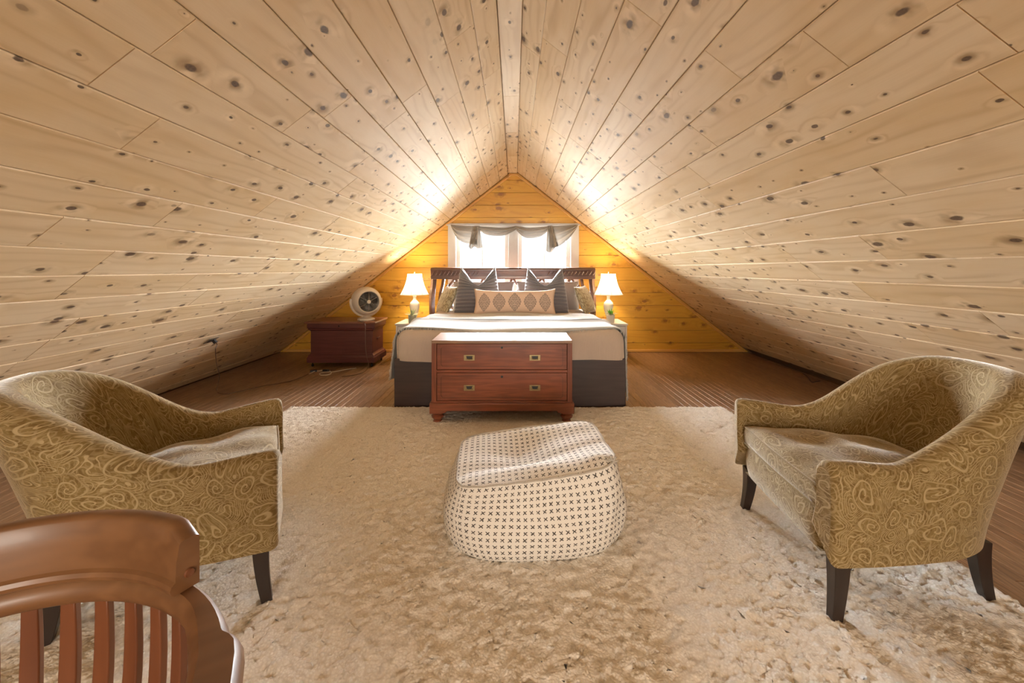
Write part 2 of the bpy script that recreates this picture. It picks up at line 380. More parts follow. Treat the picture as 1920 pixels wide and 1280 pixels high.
# ------------------------------------------------------------------ mesh helpers
class MB:
    def __init__(s): s.v = []; s.f = []; s.uv = None
    def add(s, vs, fs, uvs=None):
        o = len(s.v); s.v += [tuple(p) for p in vs]; s.f += [tuple(i + o for i in f) for f in fs]
        if uvs is not None:
            if s.uv is None: s.uv = [(0, 0)] * o
            s.uv += [tuple(u) for u in uvs]
        elif s.uv is not None: s.uv += [(0, 0)] * len(vs)
        return s
    def box(s, a, b, mat=None):
        x0, y0, z0 = a; x1, y1, z1 = b
        vs = [(x0,y0,z0),(x1,y0,z0),(x1,y1,z0),(x0,y1,z0),(x0,y0,z1),(x1,y0,z1),(x1,y1,z1),(x0,y1,z1)]
        if mat: vs = [mat @ Vector(p) for p in vs]
        return s.add(vs, [(0,3,2,1),(4,5,6,7),(0,1,5,4),(1,2,6,5),(2,3,7,6),(3,0,4,7)])
    def prism(s, poly, a, b, axis='Z', mat=None):
        n = len(poly)
        def P(p, t):
            return {'Z': (p[0], p[1], t), 'Y': (p[0], t, p[1]), 'X': (t, p[0], p[1])}[axis]
        vs = [P(p, a) for p in poly] + [P(p, b) for p in poly]
        if mat: vs = [mat @ Vector(p) for p in vs]
        fs = [tuple(range(n))[::-1], tuple(range(n, 2 * n))] + [(i, (i + 1) % n, n + (i + 1) % n, n + i) for i in range(n)]
        return s.add(vs, fs)
    def grid(s, fn, nu, nv, cu=False, cv=False, uvfn=None):
        o = len(s.v); vs = []; uvs = []
        for i in range(nu):
            for j in range(nv):
                a = i / (nu if cu else nu - 1); b = j / (nv if cv else nv - 1)
                vs.append(fn(a, b)); uvs.append(uvfn(a, b) if uvfn else (a, b))
        fs = []
        for i in range(nu if cu else nu - 1):
            for j in range(nv if cv else nv - 1):
                fs.append((i * nv + j, ((i + 1) % nu) * nv + j, ((i + 1) % nu) * nv + (j + 1) % nv, i * nv + (j + 1) % nv))
        return s.add(vs, fs, uvs if uvfn else None)
    def lathe(s, prof, seg=24, c=(0, 0, 0), mat=None, sides=None):
        n = len(prof); vs = []
        for i in range(seg):
            a = 2 * pi * i / seg
            for r, z in prof:
                p = Vector((c[0] + r * cos(a), c[1] + r * sin(a), c[2] + z))
                vs.append(mat @ p if mat else p)
        fs = [(i * n + j, ((i + 1) % seg) * n + j, ((i + 1) % seg) * n + j + 1, i * n + j + 1) for i in range(seg) for j in range(n - 1)]
        if prof[0][0] > 1e-4: fs.append(tuple(i * n for i in range(seg))[::-1])
        if prof[-1][0] > 1e-4: fs.append(tuple(i * n + n - 1 for i in range(seg)))
        return s.add(vs, fs)
    def tube(s, pts, r, seg=8, smooth=0, closed=False, flat=None, mat=None):
        pts = [Vector(p) for p in pts]
        if smooth: pts = catmull(pts, smooth, closed)
        n = len(pts); vs = []; up = Vector((0, 0, 1)); prev = None
        for i, p in enumerate(pts):
            if closed: t = pts[(i + 1) % n] - pts[i - 1]
            else: t = pts[min(i + 1, n - 1)] - pts[max(i - 1, 0)]
            t.normalize()
            if prev is None:
                a = t.orthogonal().normalized() if abs(t.z) > .95 else t.cross(up).normalized()
            else:
                a = (prev - t * prev.dot(t)).normalized()
            prev = a; b = t.cross(a)
            rr = r(i / (n - 1)) if callable(r) else r
            fl = flat or 1.0
            for k in range(seg):
                q = 2 * pi * (k + .5) / seg
                vv = p + a * (rr * cos(q)) + b * (rr * fl * sin(q))
                vs.append(mat @ vv if mat else vv)
        fs = []
        for i in range(n if closed else n - 1):
            for k in range(seg):
                j = (i + 1) % n
                fs.append((i * seg + k, i * seg + (k + 1) % seg, j * seg + (k + 1) % seg, j * seg + k))
        if not closed:
            fs.append(tuple(range(seg))[::-1]); fs.append(tuple(range((n - 1) * seg, n * seg)))
        return s.add(vs, fs)
    def build(s, name, mat, parent=None, smooth=True, bevel=0.0, bseg=2, angle=38, loc=None, rot=None, solid=0.0, sub=0):
        me = bpy.data.meshes.new(name)
        me.from_pydata([tuple(p) for p in s.v], [], s.f); me.validate(); me.update()
        if s.uv is not None and len(me.vertices) == len(s.uv):
            l = me.uv_layers.new(name='UVMap')
            idx = np.empty(len(me.loops), dtype=np.int32); me.loops.foreach_get('vertex_index', idx)
            l.data.foreach_set('uv', np.array(s.uv, dtype=np.float32)[idx].ravel())
        me.materials.append(mat)
        if smooth:
            me.shade_smooth(); me.set_sharp_from_angle(angle=R(angle))
        o = bpy.data.objects.new(name, me); C.objects.link(o)
        if loc: o.location = loc
        if rot: o.rotation_euler = rot
        if parent: o.parent = parent
        if solid:
            md = o.modifiers.new('thick', 'SOLIDIFY'); md.thickness = solid; md.offset = 0
        if bevel:
            md = o.modifiers.new('bev', 'BEVEL'); md.width = bevel; md.segments = bseg; md.limit_method = 'ANGLE'; md.angle_limit = R(40)
        if sub:
            md = o.modifiers.new('sub', 'SUBSURF'); md.levels = sub; md.render_levels = sub
        return o
def catmull(pts, k=6, closed=False):
    n = len(pts); out = []
    rngi = range(n) if closed else range(n - 1)
    for i in rngi:
        g = lambda j: pts[j % n] if closed else pts[max(0, min(n - 1, j))]
        p0, p1, p2, p3 = g(i - 1), g(i), g(i + 1), g(i + 2)
        for q in range(k):
            t = q / k
            out.append(.5 * ((2 * p1) + (p2 - p0) * t + (2 * p0 - 5 * p1 + 4 * p2 - p3) * t * t + (3 * p1 - p0 - 3 * p2 + p3) * t ** 3))
    if not closed: out.append(pts[-1].copy())
    return out
def sstep(a, b, x):
    t = max(0., min(1., (x - a) / (b - a))); return t * t * (3 - 2 * t)
def tag(o, label, cat, group=None, kind=None):
    o['label'] = label; o['category'] = cat
    if group: o['group'] = group
    if kind: o['kind'] = kind
    return o
def thing(name, label, cat, loc=(0, 0, 0), rz=0.0, group=None):
    o = bpy.data.objects.new(name, None); C.objects.link(o); o.empty_display_size = .1
    o.location = loc; o.rotation_euler = (0, 0, rz)
    return tag(o, label, cat, group)
def struct(o):
    o['kind'] = 'structure'; return o
def dup(root, loc, rz, label):
    r = root.copy(); C.objects.link(r); r.location = loc; r.rotation_euler = (0, 0, rz); r['label'] = label
    for ch in list(root.children):
        c = ch.copy(); C.objects.link(c); c.parent = r
        for g in list(ch.children):
            d = g.copy(); C.objects.link(d); d.parent = c
    return r
def frame(o, xa, ya, za, loc):
    o.matrix_world = Matrix(((xa[0], ya[0], za[0], loc[0]), (xa[1], ya[1], za[1], loc[1]), (xa[2], ya[2], za[2], loc[2]), (0, 0, 0, 1)))
def plank_mesh(name, wd, ln, th, mat, ch=.003):
    """a board with eased edges, visible face towards +Z, centred on its width, from 0 to ln along Y"""
    h = wd / 2; m = MB()
    vs = [(-h, 0, 0), (h, 0, 0), (h, ln, 0), (-h, ln, 0), (-h, 0, th - ch), (h, 0, th - ch), (h, ln, th - ch), (-h, ln, th - ch),
          (-h + ch, .0015, th), (h - ch, .0015, th), (h - ch, ln - .0015, th), (-h + ch, ln - .0015, th)]
    fs = [(0, 3, 2, 1), (0, 1, 5, 4), (1, 2, 6, 5), (2, 3, 7, 6), (3, 0, 4, 7), (4, 5, 9, 8), (5, 6, 10, 9), (6, 7, 11, 10), (7, 4, 8, 11), (8, 9, 10, 11)]
    m.add(vs, fs)
    return m

# ------------------------------------------------------------------ floor
fl = MB().box((-XE - .3, YF - .3, -.08), (XE + .3, YB + .3, -.02)).build('floor', DARKGAP, smooth=False); struct(fl)
fw = .060; th = .0195
nrow = int(2 * XE / fw)
for i in range(nrow):
    xc = -XE + .02 + (i + .5) * fw
    if xc > XE - .02: break
    y = 3.05 + random.uniform(-.05, .25) if -1.72 < xc < 1.6 else -1.2
    y0 = y
    while y < YB - .02:
        ln = random.uniform(1.0, 2.2) if y > 3 or -1.72 < xc < 1.6 else random.uniform(1.8, 3.0)
        e = min(YB, y + ln)
        if YB - e < .5: e = YB
        o = plank_mesh('plank', fw - .0012, e - y - .001, th, OAK, .0012).build('plank', OAK, fl, smooth=False)
        o.location = (xc, y, -.02)
        y = e

# ------------------------------------------------------------------ ceiling: two slopes of pine boards and a ridge board
cm = MB()
TO = .022
for s in (-1, 1):
    a = Vector((0, 0, ZR + TO / CA)); b = Vector((s * (XE + .12), 0, ZR + TO / CA - TAN * (XE + .12)))
    nrm = Vector((s * SA, 0, CA)) * .06
    poly = [(p.x, p.z) for p in (a, b, b + nrm, a + nrm)]
    cm.prism(poly, YF - .1, YB + .25, 'Y')
ceil = cm.build('ceiling', DARKGAP, smooth=False); struct(ceil)
right_edges = [.041, .152, .290, .431, .576, .720] + [.865 + .1447 * k for k in range(17)]
left_edges = [.086, .200, .340, .478, .615, .752] + [.886 + .1338 * k for k in range(19)]
# butt joints seen in the picture: (side, X on slope, Y along room)
def slope_pt(px, py):
    u = (px - 964) / F_PX; v = (505 - py) / F_PX
    Y = 1.39 / (v + TAN * abs(u)); return u * Y, Y
known = [slope_pt(*p) for p in [(277, 240), (785, 170), (555, 228), (655, 345), (312, 405), (500, 388), (553, 522), (132, 538), (375, 555),
         (927, 135), (180, 700), (1640, 466), (1042, 90), (1067, 200), (1340, 271), (1265, 400), (1105, 285), (1600, 620)]]
for s, edges in ((1, right_edges), (-1, left_edges)):
    for k in range(len(edges) - 1):
        x0, x1 = edges[k], edges[k + 1]
        if x0 > XE - .03: break
        x1 = min(x1, XE - .01)
        js = sorted(Y for X, Y in known if X * s > 0 and x0 <= abs(X) < x1)
        cuts = [YF + .02]
        y = -.6 + random.uniform(0, 1.6)
        while y < YB - .45:
            if not any(abs(y - j) < .5 for j in js): cuts.append(y)
            y += random.uniform(1.1, 2.3)
        cuts = sorted(cuts + js) + [YB]
        q0, q1 = x0 / CA, x1 / CA
        xa = Vector((s * CA, 0, -SA)); ya = Vector((0, -s, 0)); za = xa.cross(ya)
        base = Vector((0, 0, ZR)) + xa * ((q0 + q1) / 2) - za * .0005
        for c0, c1 in zip(cuts[:-1], cuts[1:]):
            o = plank_mesh('plank', q1 - q0 - .0022, c1 - c0 - .001, .018, PINE, .0032).build('plank', PINE, ceil, smooth=False)
            jig = random.uniform(-.0008, .0008)
            frame(o, xa, ya, za, base + Vector((0, c1 if s > 0 else c0, 0)) - za * (.018 + jig))
# ridge board pieces (flat, a hand's width wide)
zr0 = ZR - TAN * .062
cuts = [YF + .02, .9, 2.05, slope_pt(964, 182)[1] if False else 3.20, 4.05, 4.9, YB]
for c0, c1 in zip(cuts[:-1], cuts[1:]):
    o = plank_mesh('plank', .1285, c1 - c0 - .001, .018, PINE, .003).build('plank', PINE, ceil, smooth=False)
    frame(o, Vector((1, 0, 0)), Vector((0, -1, 0)), Vector((0, 0, -1)), (-.0225, c1, zr0 + .018))

# ------------------------------------------------------------------ far gable: amber boards around the window
WX0, WX1, WZ0, WZ1 = -.865, .845, .60, 1.745
def half(z): return max(0.0, (ZR - z) / TAN)
bk = MB()
yw0, yw1 = YB + .02, YB + .14
e = XE + .3
bk.prism([(-e, -.05), (WX0, -.05), (WX0, ZR + .2), (-e, ZR + .2)], yw0, yw1, 'Y')
bk.prism([(WX1, -.05), (e, -.05), (e, ZR + .2), (WX1, ZR + .2)], yw0, yw1, 'Y')
bk.prism([(WX0, -.05), (WX1, -.05), (WX1, WZ0), (WX0, WZ0)], yw0, yw1, 'Y')
bk.prism([(WX0, WZ1), (WX1, WZ1), (WX1, ZR + .2), (WX0, ZR + .2)], yw0, yw1, 'Y')
wb = bk.build('wall_back', DARKGAP, smooth=False); struct(wb)
bh = .1745
z0 = 1.15 + (505 - 337.5) / 134.5 - bh * 14
zs = [z0 + bh * k for k in range(0, 17)]
for k in range(len(zs) - 1):
    a, b = max(0.0, zs[k]) + .0015, min(zs[k + 1], ZR - .045) - .0015
    if b - a < .02: continue
    ha, hb = half(a) - .004, half(b) - .004
    segs = [(-1e9, 1e9)]
    if b > WZ0 + .02 and a < WZ1 - .02: segs = [(-1e9, WX0 - .005), (WX1 + .005, 1e9)]
    elif random.random() < .5 and ha > 1.4:
        c = random.uniform(-.6, .6) * ha; segs = [(-1e9, c - .001), (c + .001, 1e9)]
    jobs = [(a, b, s0, s1) for s0, s1 in segs]
    if a < WZ1 < b: jobs.append((WZ1 + .047, b, WX0 - .005 + .0025, WX1 + .005 - .0025))
    for a, b, s0, s1 in jobs:
        ha, hb = half(a) - .004, half(b) - .004
        pa0, pa1 = max(-ha, s0), min(ha, s1); pb0, pb1 = max(-hb, s0), min(hb, s1)
        if pa1 - pa0 < .03: continue
        pb1 = max(pb1, pb0 + .001)
        ch = .003
        m = MB(); zc = (a + b) / 2
        # local X = up, local Y = along the board (world X), local Z = into the room
        front = [(a - zc + ch, pa0 + ch), (a - zc + ch, pa1 - ch), (b - zc - ch, max(pb1 - ch, pb0 + ch)), (b - zc - ch, pb0 + ch)]
        back = [(a - zc, pa0), (a - zc, pa1), (b - zc, pb1), (b - zc, pb0)]
        vs = [(x, y, 0) for x, y in back] + [(x, y, .017) for x, y in back] + [(x, y, .020) for x, y in front]
        fs = [(3, 2, 1, 0)] + [(i, (i + 1) % 4, 4 + (i + 1) % 4, 4 + i) for i in range(4)] + [(4 + i, 4 + (i + 1) % 4, 8 + (i + 1) % 4, 8 + i) for i in range(4)] + [(8, 9, 10, 11)]
        m.add(vs, fs)
        o = m.build('plank', GOLD, wb, smooth=False)
        frame(o, Vector((0, 0, 1)), Vector((1, 0, 0)), Vector((0, 1, 0)), (0, YB + .02, zc))
        o.scale = (1, 1, -1)
# trims along the slopes, the ridge and the floor
def stick(name, p, q, wv, wn, mat, parent=None):
    p, q = Vector(p), Vector(q); ya = (q - p).normalized(); za = Vector((0, -1, 0)); xa = ya.cross(za)
    o = plank_mesh(name, wv, (q - p).length, wn, mat, .006).build(name, mat, parent, smooth=False)
    frame(o, xa, ya, za, p); return o
for i, s in enumerate((-1, 1)):
    off = Vector((-s * SA, 0, -CA)) * .030
    p = Vector((s * .055, YB - .0005, ZR - TAN * .055)) + off; q = Vector((s * (XE - .05), YB - .0005, ZR - TAN * (XE - .05))) + off
    struct(stick('trim_%d' % (i + 1), p, q, .030, .022, TRIMW))
struct(stick('trim_3', (-.075, YB - .0005, zr0 - .024), (.075, YB - .0005, zr0 - .024), .028, .022, TRIMW))
struct(stick('baseboard_back', (-XE + .06, YB - .0005, .020), (XE - .06, YB - .0005, .020), .036, .020, TRIMW))

# window_1: casing, mullion, two sashes with a glazing bar, glass, stool
w1 = struct(bpy.data.objects.new('window_1', None)); C.objects.link(w1); w1.location = (0, YB, 0)
cs = MB()
cs.box((-.92, -.022, WZ0 - .06), (-.813, .0, WZ1 + .045)); cs.box((.788, -.022, WZ0 - .06), (.900, .0, WZ1 + .045))
cs.build('casing', BACKLITP, w1, bevel=.004)
MB().box((-.813, -.022, WZ1 - .01), (.788, .0, WZ1 + .045)).build('head_casing', BACKLITP, w1, bevel=.004)
MB().box((-.078, -.015, WZ0), (.056, .12, WZ1 - .011)).build('mullion', BACKLITP, w1, bevel=.004)
MB().box((-.96, -.07, WZ0 - .03), (.94, .12, WZ0 - .001)).build('sill', BACKLITP, w1, bevel=.006)
jm = MB().box((WX0 + .001, .001, WZ0), (-.815, .13, WZ1)); jm.box((.790, .001, WZ0), (WX1 - .001, .13, WZ1)); jm.box((-.814, .001, WZ1 - .012), (.789, .13, WZ1 - .001))
jm.build('jamb', BACKLITP, w1)
for xa, xb, g0, g1 in ((-.813, -.080, -.758, -.130), (.058, .788, .112, .729)):
    sh = MB()
    sh.box((xa, .05, WZ0), (g0, .085, WZ1 - .013)); sh.box((g1, .05, WZ0), (xb, .085, WZ1 - .013))
    sh.box((g0, .05, WZ0), (g1, .085, WZ0 + .06)); sh.box((g0, .05, WZ1 - .07), (g1, .085, WZ1 - .013))
    so = sh.build('sash', WHITEP, w1, bevel=.003)
    c = (g0 + g1) / 2
    MB().box((c - .007, .055, WZ0 + .06), (c + .007, .08, WZ1 - .07)).build('muntin', BACKLITP, so)
    for p0, p1 in ((g0, c - .007), (c + .007, g1)):
        MB().box((p0, .064, WZ0 + .06), (p1, .069, WZ1 - .07)).build('pane', GLASS, so, smooth=False)

# gable behind the camera; its unseen window is added and sized for the fill light
bf = MB(); V0, V1, V2, V3 = -1.35, 1.35, .45, 1.50 + .02
yf0, yf1 = YF - .14, YF - .02
for x0, x1, a, b in ((-e, V0, -.05, ZR + .2), (V1, e, -.05, ZR + .2), (V0, V1, -.05, V2), (V0, V1, V3 + .5, ZR + .2)):
    bf.box((x0, yf0, a), (x1, yf1, b))
wf = bf.build('wall_front', GOLD, smooth=False); struct(wf)
w2 = struct(bpy.data.objects.new('unseen_window', None)); C.objects.link(w2); w2.location = (0, YF, 0)
f2 = MB()
f2.box((V0 - .09, -.02, V2 - .09), (V0, .0, V3 + .59)); f2.box((V1, -.02, V2 - .09), (V1 + .09, .0, V3 + .59))
f2.box((V0, -.02, V2 - .09), (V1, .0, V2)); f2.box((V0, -.02, V3 + .5), (V1, .0, V3 + .59)); f2.box((-.04, -.10, V2), (.04, -.02, V3 + .5))
f2.build('window_frame', WHITEP, w2, smooth=False)
MB().box((V0, -.07, V2), (-.04, -.065, V3 + .5)).build('pane', GLASS, w2, smooth=False)
MB().box((.04, -.07, V2), (V1, -.065, V3 + .5)).build('pane', GLASS, w2, smooth=False)

# ------------------------------------------------------------------ rug
RX0, RX1, RY0, RY1, RZ = -1.84, 1.72, .12, 3.40, .024
st = .0118
nx, ny = int((RX1 - RX0) / st), int((RY1 - RY0) / st)
gx, gy = np.meshgrid(np.linspace(RX0, RX1, nx), np.linspace(RY0, RY1, ny), indexing='ij')
def blur(a, k):
    for _ in range(k):
        a = (a + np.roll(a, 1, 0) + np.roll(a, -1, 0)) / 3; a = (a + np.roll(a, 1, 1) + np.roll(a, -1, 1)) / 3
    return a / (a.std() + 1e-9)
h = .0030 * rng.standard_normal((nx, ny)) + .0014 * blur(rng.standard_normal((nx, ny)), 1) + .0008 * blur(rng.standard_normal((nx, ny)), 6)
gz = RZ + np.clip(h, -.012, .014)
gxx = gx + .0042 * rng.standard_normal((nx, ny)); gyy = gy + .0042 * rng.standard_normal((nx, ny))
edge = np.zeros((nx, ny), bool); edge[0] = edge[-1] = True; edge[:, 0] = edge[:, -1] = True
gz[edge] = .002
gxx[0] -= np.abs(.006 * rng.standard_normal(ny)); gxx[-1] += np.abs(.006 * rng.standard_normal(ny))
gyy[:, -1] += np.abs(.008 * rng.standard_normal(nx))
idx = np.arange(nx * ny).reshape(nx, ny)
quads = np.stack([idx[:-1, :-1], idx[1:, :-1], idx[1:, 1:], idx[:-1, 1:]], -1).reshape(-1, 4)
me = bpy.data.meshes.new('rug')
me.vertices.add(nx * ny); me.vertices.foreach_set('co', np.stack([gxx, gyy, gz], -1).astype(np.float32).ravel())
me.loops.add(quads.size); me.loops.foreach_set('vertex_index', quads.astype(np.int32).ravel())
me.polygons.add(len(quads)); me.polygons.foreach_set('loop_start', np.arange(0, quads.size, 4, dtype=np.int32))
me.update(calc_edges=True); me.validate(); me.shade_smooth(); me.materials.append(SHAG)
rug = bpy.data.objects.new('rug', me); C.objects.link(rug)
tag(rug, 'large cream shag rug covering the floor from the bed to the armchairs', 'rug')
FZ = .018     # what stands on the rug sinks a little into its pile

# ------------------------------------------------------------------ bed
BX, BY0, BY1 = -.035, 3.455, 5.60
bed = thing('bed', 'king size bed with dark espresso platform base and walnut sleigh headboard', 'bed', (BX, 0, 0))
pl = MB().box((-.945, BY0 + .02, .0), (.945, BY1 - .12, .38))
pl.box((-.968, BY0, .0), (.968, BY0 + .02, .405))
plo = pl.build('platform', ESPR, bed, bevel=.005)
for s in (-1, 1):
    for y0, y1 in ((BY0 + .06, BY0 + .95), (BY0 + 1.0, BY0 + 1.9)):
        MB().box((min(s * .948, s * .985), y0, .10), (max(s * .948, s * .985), y1, .32)).build('storage_drawer', ESPR, plo, bevel=.003)
MB().box((-.925, BY0 + .03, .383), (.925, BY1 - .13, .58)).build('mattress', SHEETW, bed, bevel=.06, bseg=4)
# headboard
HY = 5.53
rail = MB()
rail.prism([(HY - .035, 1.020), (HY + .035, 1.020), (HY + .05, 1.055), (HY + .075, 1.155), (HY + .03, 1.180), (HY - .03, 1.172), (HY - .05, 1.150), (HY - .030, 1.060)], -1.075, 1.115, 'X')
hr = rail.build('top_rail', HEADW, bed, bevel=.004)
fr = MB()
for k in range(44):
    x = -1.055 + k * .0496
    if -.45 < x < .48: continue
    fr.tube([(x, HY - .047, 1.075), (x + .016, HY - .055, 1.10), (x + .030, HY - .054, 1.125)], .007, 6)
fr.box((-1.075, HY - .052, 1.046), (1.115, HY - .036, 1.056)); fr.box((-1.075, HY - .058, 1.140), (1.115, HY - .045, 1.150))
fr.build('carved_frieze', HEADW, hr)
for s, xx in ((-1, -1.045), (1, 1.075)):
    pts = [(xx, HY + .03, 1.03), (xx, HY + .0, .94), (xx, HY - .075, .80), (xx, HY - .09, .62), (xx, HY - .02, .42), (xx, HY + .04, .22), (xx, HY + .05, .0)]
    MB().tube(pts, .042, 4, 6, flat=.95).build('post', HEADW, bed, bevel=.006)
    xi = xx - s * .105
    pts = [(xi - s * .03, HY + .02, 1.025), (xi - s * .022, HY, .95), (xi, HY - .045, .82), (xi + s * .01, HY - .05, .66), (xi - s * .005, HY, .50), (xi - s * .02, HY + .03, .44)]
    MB().tube(pts, .023, 6, 6).build('harp_slat', HEADW, bed)
for k in range(5):
    xk = -.755 + k * .387
    ly = MB()
    for s in (-1, 1):
        pts = [(xk + s * .012, HY, 1.022), (xk + s * .03, HY - .01, .985), (xk + s * .065, HY - .012, .945), (xk + s * .078, HY - .012, .90), (xk + s * .05, HY - .01, .84), (xk + s * .028, HY, .76), (xk + s * .045, HY, .68), (xk + s * .012, HY, .60)]
        ly.tube(pts, .019, 8, 6)
        ly.tube([(xk + s * .075, HY - .012, .915), (xk + s * .10, HY - .012, .905), (xk + s * .108, HY - .012, .930), (xk + s * .092, HY - .012, .938)], .012, 8, 4)
    ly.build('lyre_splat', HEADW, bed)
MB().box((-1.0, HY - .022, .40), (1.03, HY + .022, .60)).build('lower_rail', HEADW, bed, bevel=.005)

# rounded soft boxes
def soft_box(a, b, r, n, bottom=False, noise=None):
    a, b = Vector(a), Vector(b); m = MB()
    lo = a + Vector((r, r, -9)); hi = b - Vector((r, r, r))
    def fix(p):
        q = Vector((min(max(p.x, lo.x), hi.x), min(max(p.y, lo.y), hi.y), min(p.z, hi.z))); d = p - q
        if d.length > 1e-9: q = q + d.normalized() * r if d.length > 1e-6 else q
        if noise: q = q + noise(q)
        return q
    A = lambda t: [0, .05, .1, .15] and t
    nx_, ny_, nz_ = n
    def lin(u, x0, x1): 
        # crowd samples near the ends so that the rounding is smooth
        t = u
        if x1 - x0 > 4 * r:
            e = .22
            if t < e: return x0 + r * 1.2 * (t / e)
            if t > 1 - e: return x1 - r * 1.2 * ((1 - t) / e)
            return x0 + r * 1.2 + (x1 - x0 - 2.4 * r) * (t - e) / (1 - 2 * e)
        return x0 + (x1 - x0) * t
    m.grid(lambda u, v: fix(Vector((lin(u, a.x, b.x), lin(v, a.y, b.y), b.z))), nx_, ny_)
    for yy in (a.y, b.y):
        m.grid(lambda u, v: fix(Vector((lin(u, a.x, b.x), yy, a.z + (b.z - a.z) * v))), nx_, nz_)
    for xx in (a.x, b.x):
        m.grid(lambda u, v: fix(Vector((xx, lin(u, a.y, b.y), a.z + (b.z - a.z) * v))), ny_, nz_)
    return m
def weld(o, d=.0008):
    md = o.modifiers.new('weld', 'WELD'); md.merge_threshold = d
    return o
def cov_noise(p):
    k = max(0., (.60 - p.z) / .25)
    return Vector((.006 * sin(p.y * 9 + p.z * 5) * k, .006 * sin(p.x * 11 + 1) * k + .003 * sin(p.x * 31) * k,
                   .006 * sin(p.x * 4.1 + 1.3 * sin(p.y * 3)) + .004 * sin(p.y * 7 + p.x * 2) + (.008 * sin(p.x * 3.1) if p.z < .45 else 0)))
cv = soft_box((BX - .968, BY0 - .022, .385), (BX + .968, BY1 - .17, .635), .10, (48, 48, 10), noise=cov_noise).build('coverlet', LINEN)
weld(cv, .004)
tag(cv, 'beige linen coverlet draped over the bed, hanging over its foot', 'coverlet')
# throw blanket
TW = .988
def throw_path(u, y):
    L, Rr = .45 + .0 * y, .50
    top = TW - .10
    arc = .10 * pi / 2
    hl = .26 + .07 * sstep(4.6, 3.5, y); hr_ = .30 + .20 * sstep(4.4, 3.5, y)
    tot = hl + arc + 2 * top + arc + hr_
    s = u * tot
    zt = .647
    if s < hl: return (-TW - .012 * (1 - s / hl), zt - .10 - (hl - s), 0)
    s -= hl
    if s < arc:
        a = s / .10; return (-top - .10 * cos(a), zt - .10 + .10 * sin(a), 0)
    s -= arc
    if s < 2 * top: return (-top + s, zt, 0)
    s -= 2 * top
    if s < arc:
        a = s / .10; return (top + .10 * sin(a), zt - .10 + .10 * cos(a), 0)
    s -= arc
    return (TW + .02 * (s / hr_), zt - .10 - s, 0)
def throw_pt(u, v):
    y = 3.498 + v * 1.18 + .035 * sin(u * 9.0) * (1 - v) + .02 * sin(u * 15 + 2) * v
    x, z, _ = throw_path(u, y)
    hang = max(0., .55 - z) / .3
    fold = .022 * math.exp(-((v - .42 - .03 * sin(u * 7)) / .03) ** 2)
    z2 = z + cov_noise(Vector((x, y, .63))).z * (1 if z > .5 else .3) + .004 * sin(y * 17 + u * 20) + (fold if z > .5 else 0)
    if y < 3.54 and z > .5: z2 -= (3.54 - y) ** 2 * 6
    return (BX + x + .012 * hang * sin(y * 21), y - .02 * hang, z2)
tm = MB().grid(throw_pt, 90, 44)
to = tm.build('throw_blanket', THROW, solid=.008)
tag(to, 'pale grey woven throw with a frayed edge spread across the foot of the bed', 'blanket')
fm = MB()
for i in range(520):
    u = random.uniform(0.01, .99); p = Vector(throw_pt(u, 0.0)); q = p + Vector((random.uniform(-.012, .012), -random.uniform(.008, .02), -random.uniform(.012, .035)))
    fm.tube([p + Vector((0, .004, .0)), (p + q) / 2 + Vector((random.uniform(-.005, .005), -.004, .004)), q], .0017, 3)
fo = fm.build('fringe', THROW, to); fo['kind'] = 'stuff'
sm = MB()
sm.grid(lambda u, v: tuple(Vector(throw_pt(.2 + .6 * u, .415 + .03 * sin((.2 + .6 * u) * 7) - .012 + .010 * v)) + Vector((0, -.006, .005))), 60, 3)
sm.build('fold_stripe', STRIPE, to)  # dark grey strip laid along the fold line

# ------------------------------------------------------------------ pillows
def pillow(name, mat, w_, h_, t_, label, cat, loc, tilt, rz=0., group=None, dip=0.0, pinch=.05, n=26, pleats=0, ears=0.0):
    m = MB()
    def pt(sgn):
        def fn(a, b):
            u, v = 2 * a - 1, 2 * b - 1
            body = (max(0, 1 - abs(u) ** 2.6) ** .55) * (max(0, 1 - abs(v) ** 2.6) ** .55)
            x = u * w_ / 2 * (1 - pinch * (1 - v * v) * abs(u) ** 3)
            if dip: x *= 1 - .26 * max(0., (v + 1) / 2) ** 1.6
            z = v * h_ / 2 * (1 - pinch * (1 - u * u) * abs(v) ** 3)
            if dip: z -= dip * h_ * (max(0., (v + .1) / 1.1) ** 1.7) * (1 - abs(u)) ** 1.1 * (1 if abs(u) > .06 else .97)
            y = sgn * t_ / 2 * body
            if dip: y *= 1 - .30 * max(0, v) * (1 - abs(u)) * (1 if sgn < 0 else .3)
            if ears: z += ears * abs(u) ** 6 * (1 if v > 0 else -.4) * abs(v) ** 3
            if pleats: y += sgn * .0075 * sin(v * pi * pleats) * (body > .05)
            return (x, y, z)
        return fn
    uvf = lambda a, b: (a, b)
    m.grid(pt(-1), n, n, uvfn=uvf); m.grid(lambda a, b: pt(1)(1 - a, b), n, n, uvfn=lambda a, b: (1 - a, b))
    o = m.build(name, mat); weld(o, .0006)
    o.location = loc; o.rotation_euler = (tilt, 0, rz)
    return tag(o, label, cat, group)
PX = lambda px, Y: (px - 964) * Y / F_PX
PZ = lambda py, Y: H - (py - 505) * Y / F_PX
sham = 'taupe pillows against the headboard'
pillow('pillow', TAUPE, .80, .40, .16, 'taupe cotton pillow against the headboard, behind the slate pillow nearer the fan', 'pillow', (PX(907, 5.34), 5.33, .80), R(-14), 0, sham)
pillow('pillow', TAUPE, .80, .40, .16, 'taupe cotton pillow against the headboard, behind the slate pillow nearer the green plant', 'pillow', (PX(1027, 5.34), 5.33, .80), R(-14), 0, sham)
lp = 'leaf patterned pillows at the bed edges'
pillow('pillow', LEAFPR, .42, .36, .12, 'gold leaf brocade pillow at the mattress edge on the fan side', 'pillow', (PX(838, 5.18), 5.16, .775), R(-24), R(-62), lp)
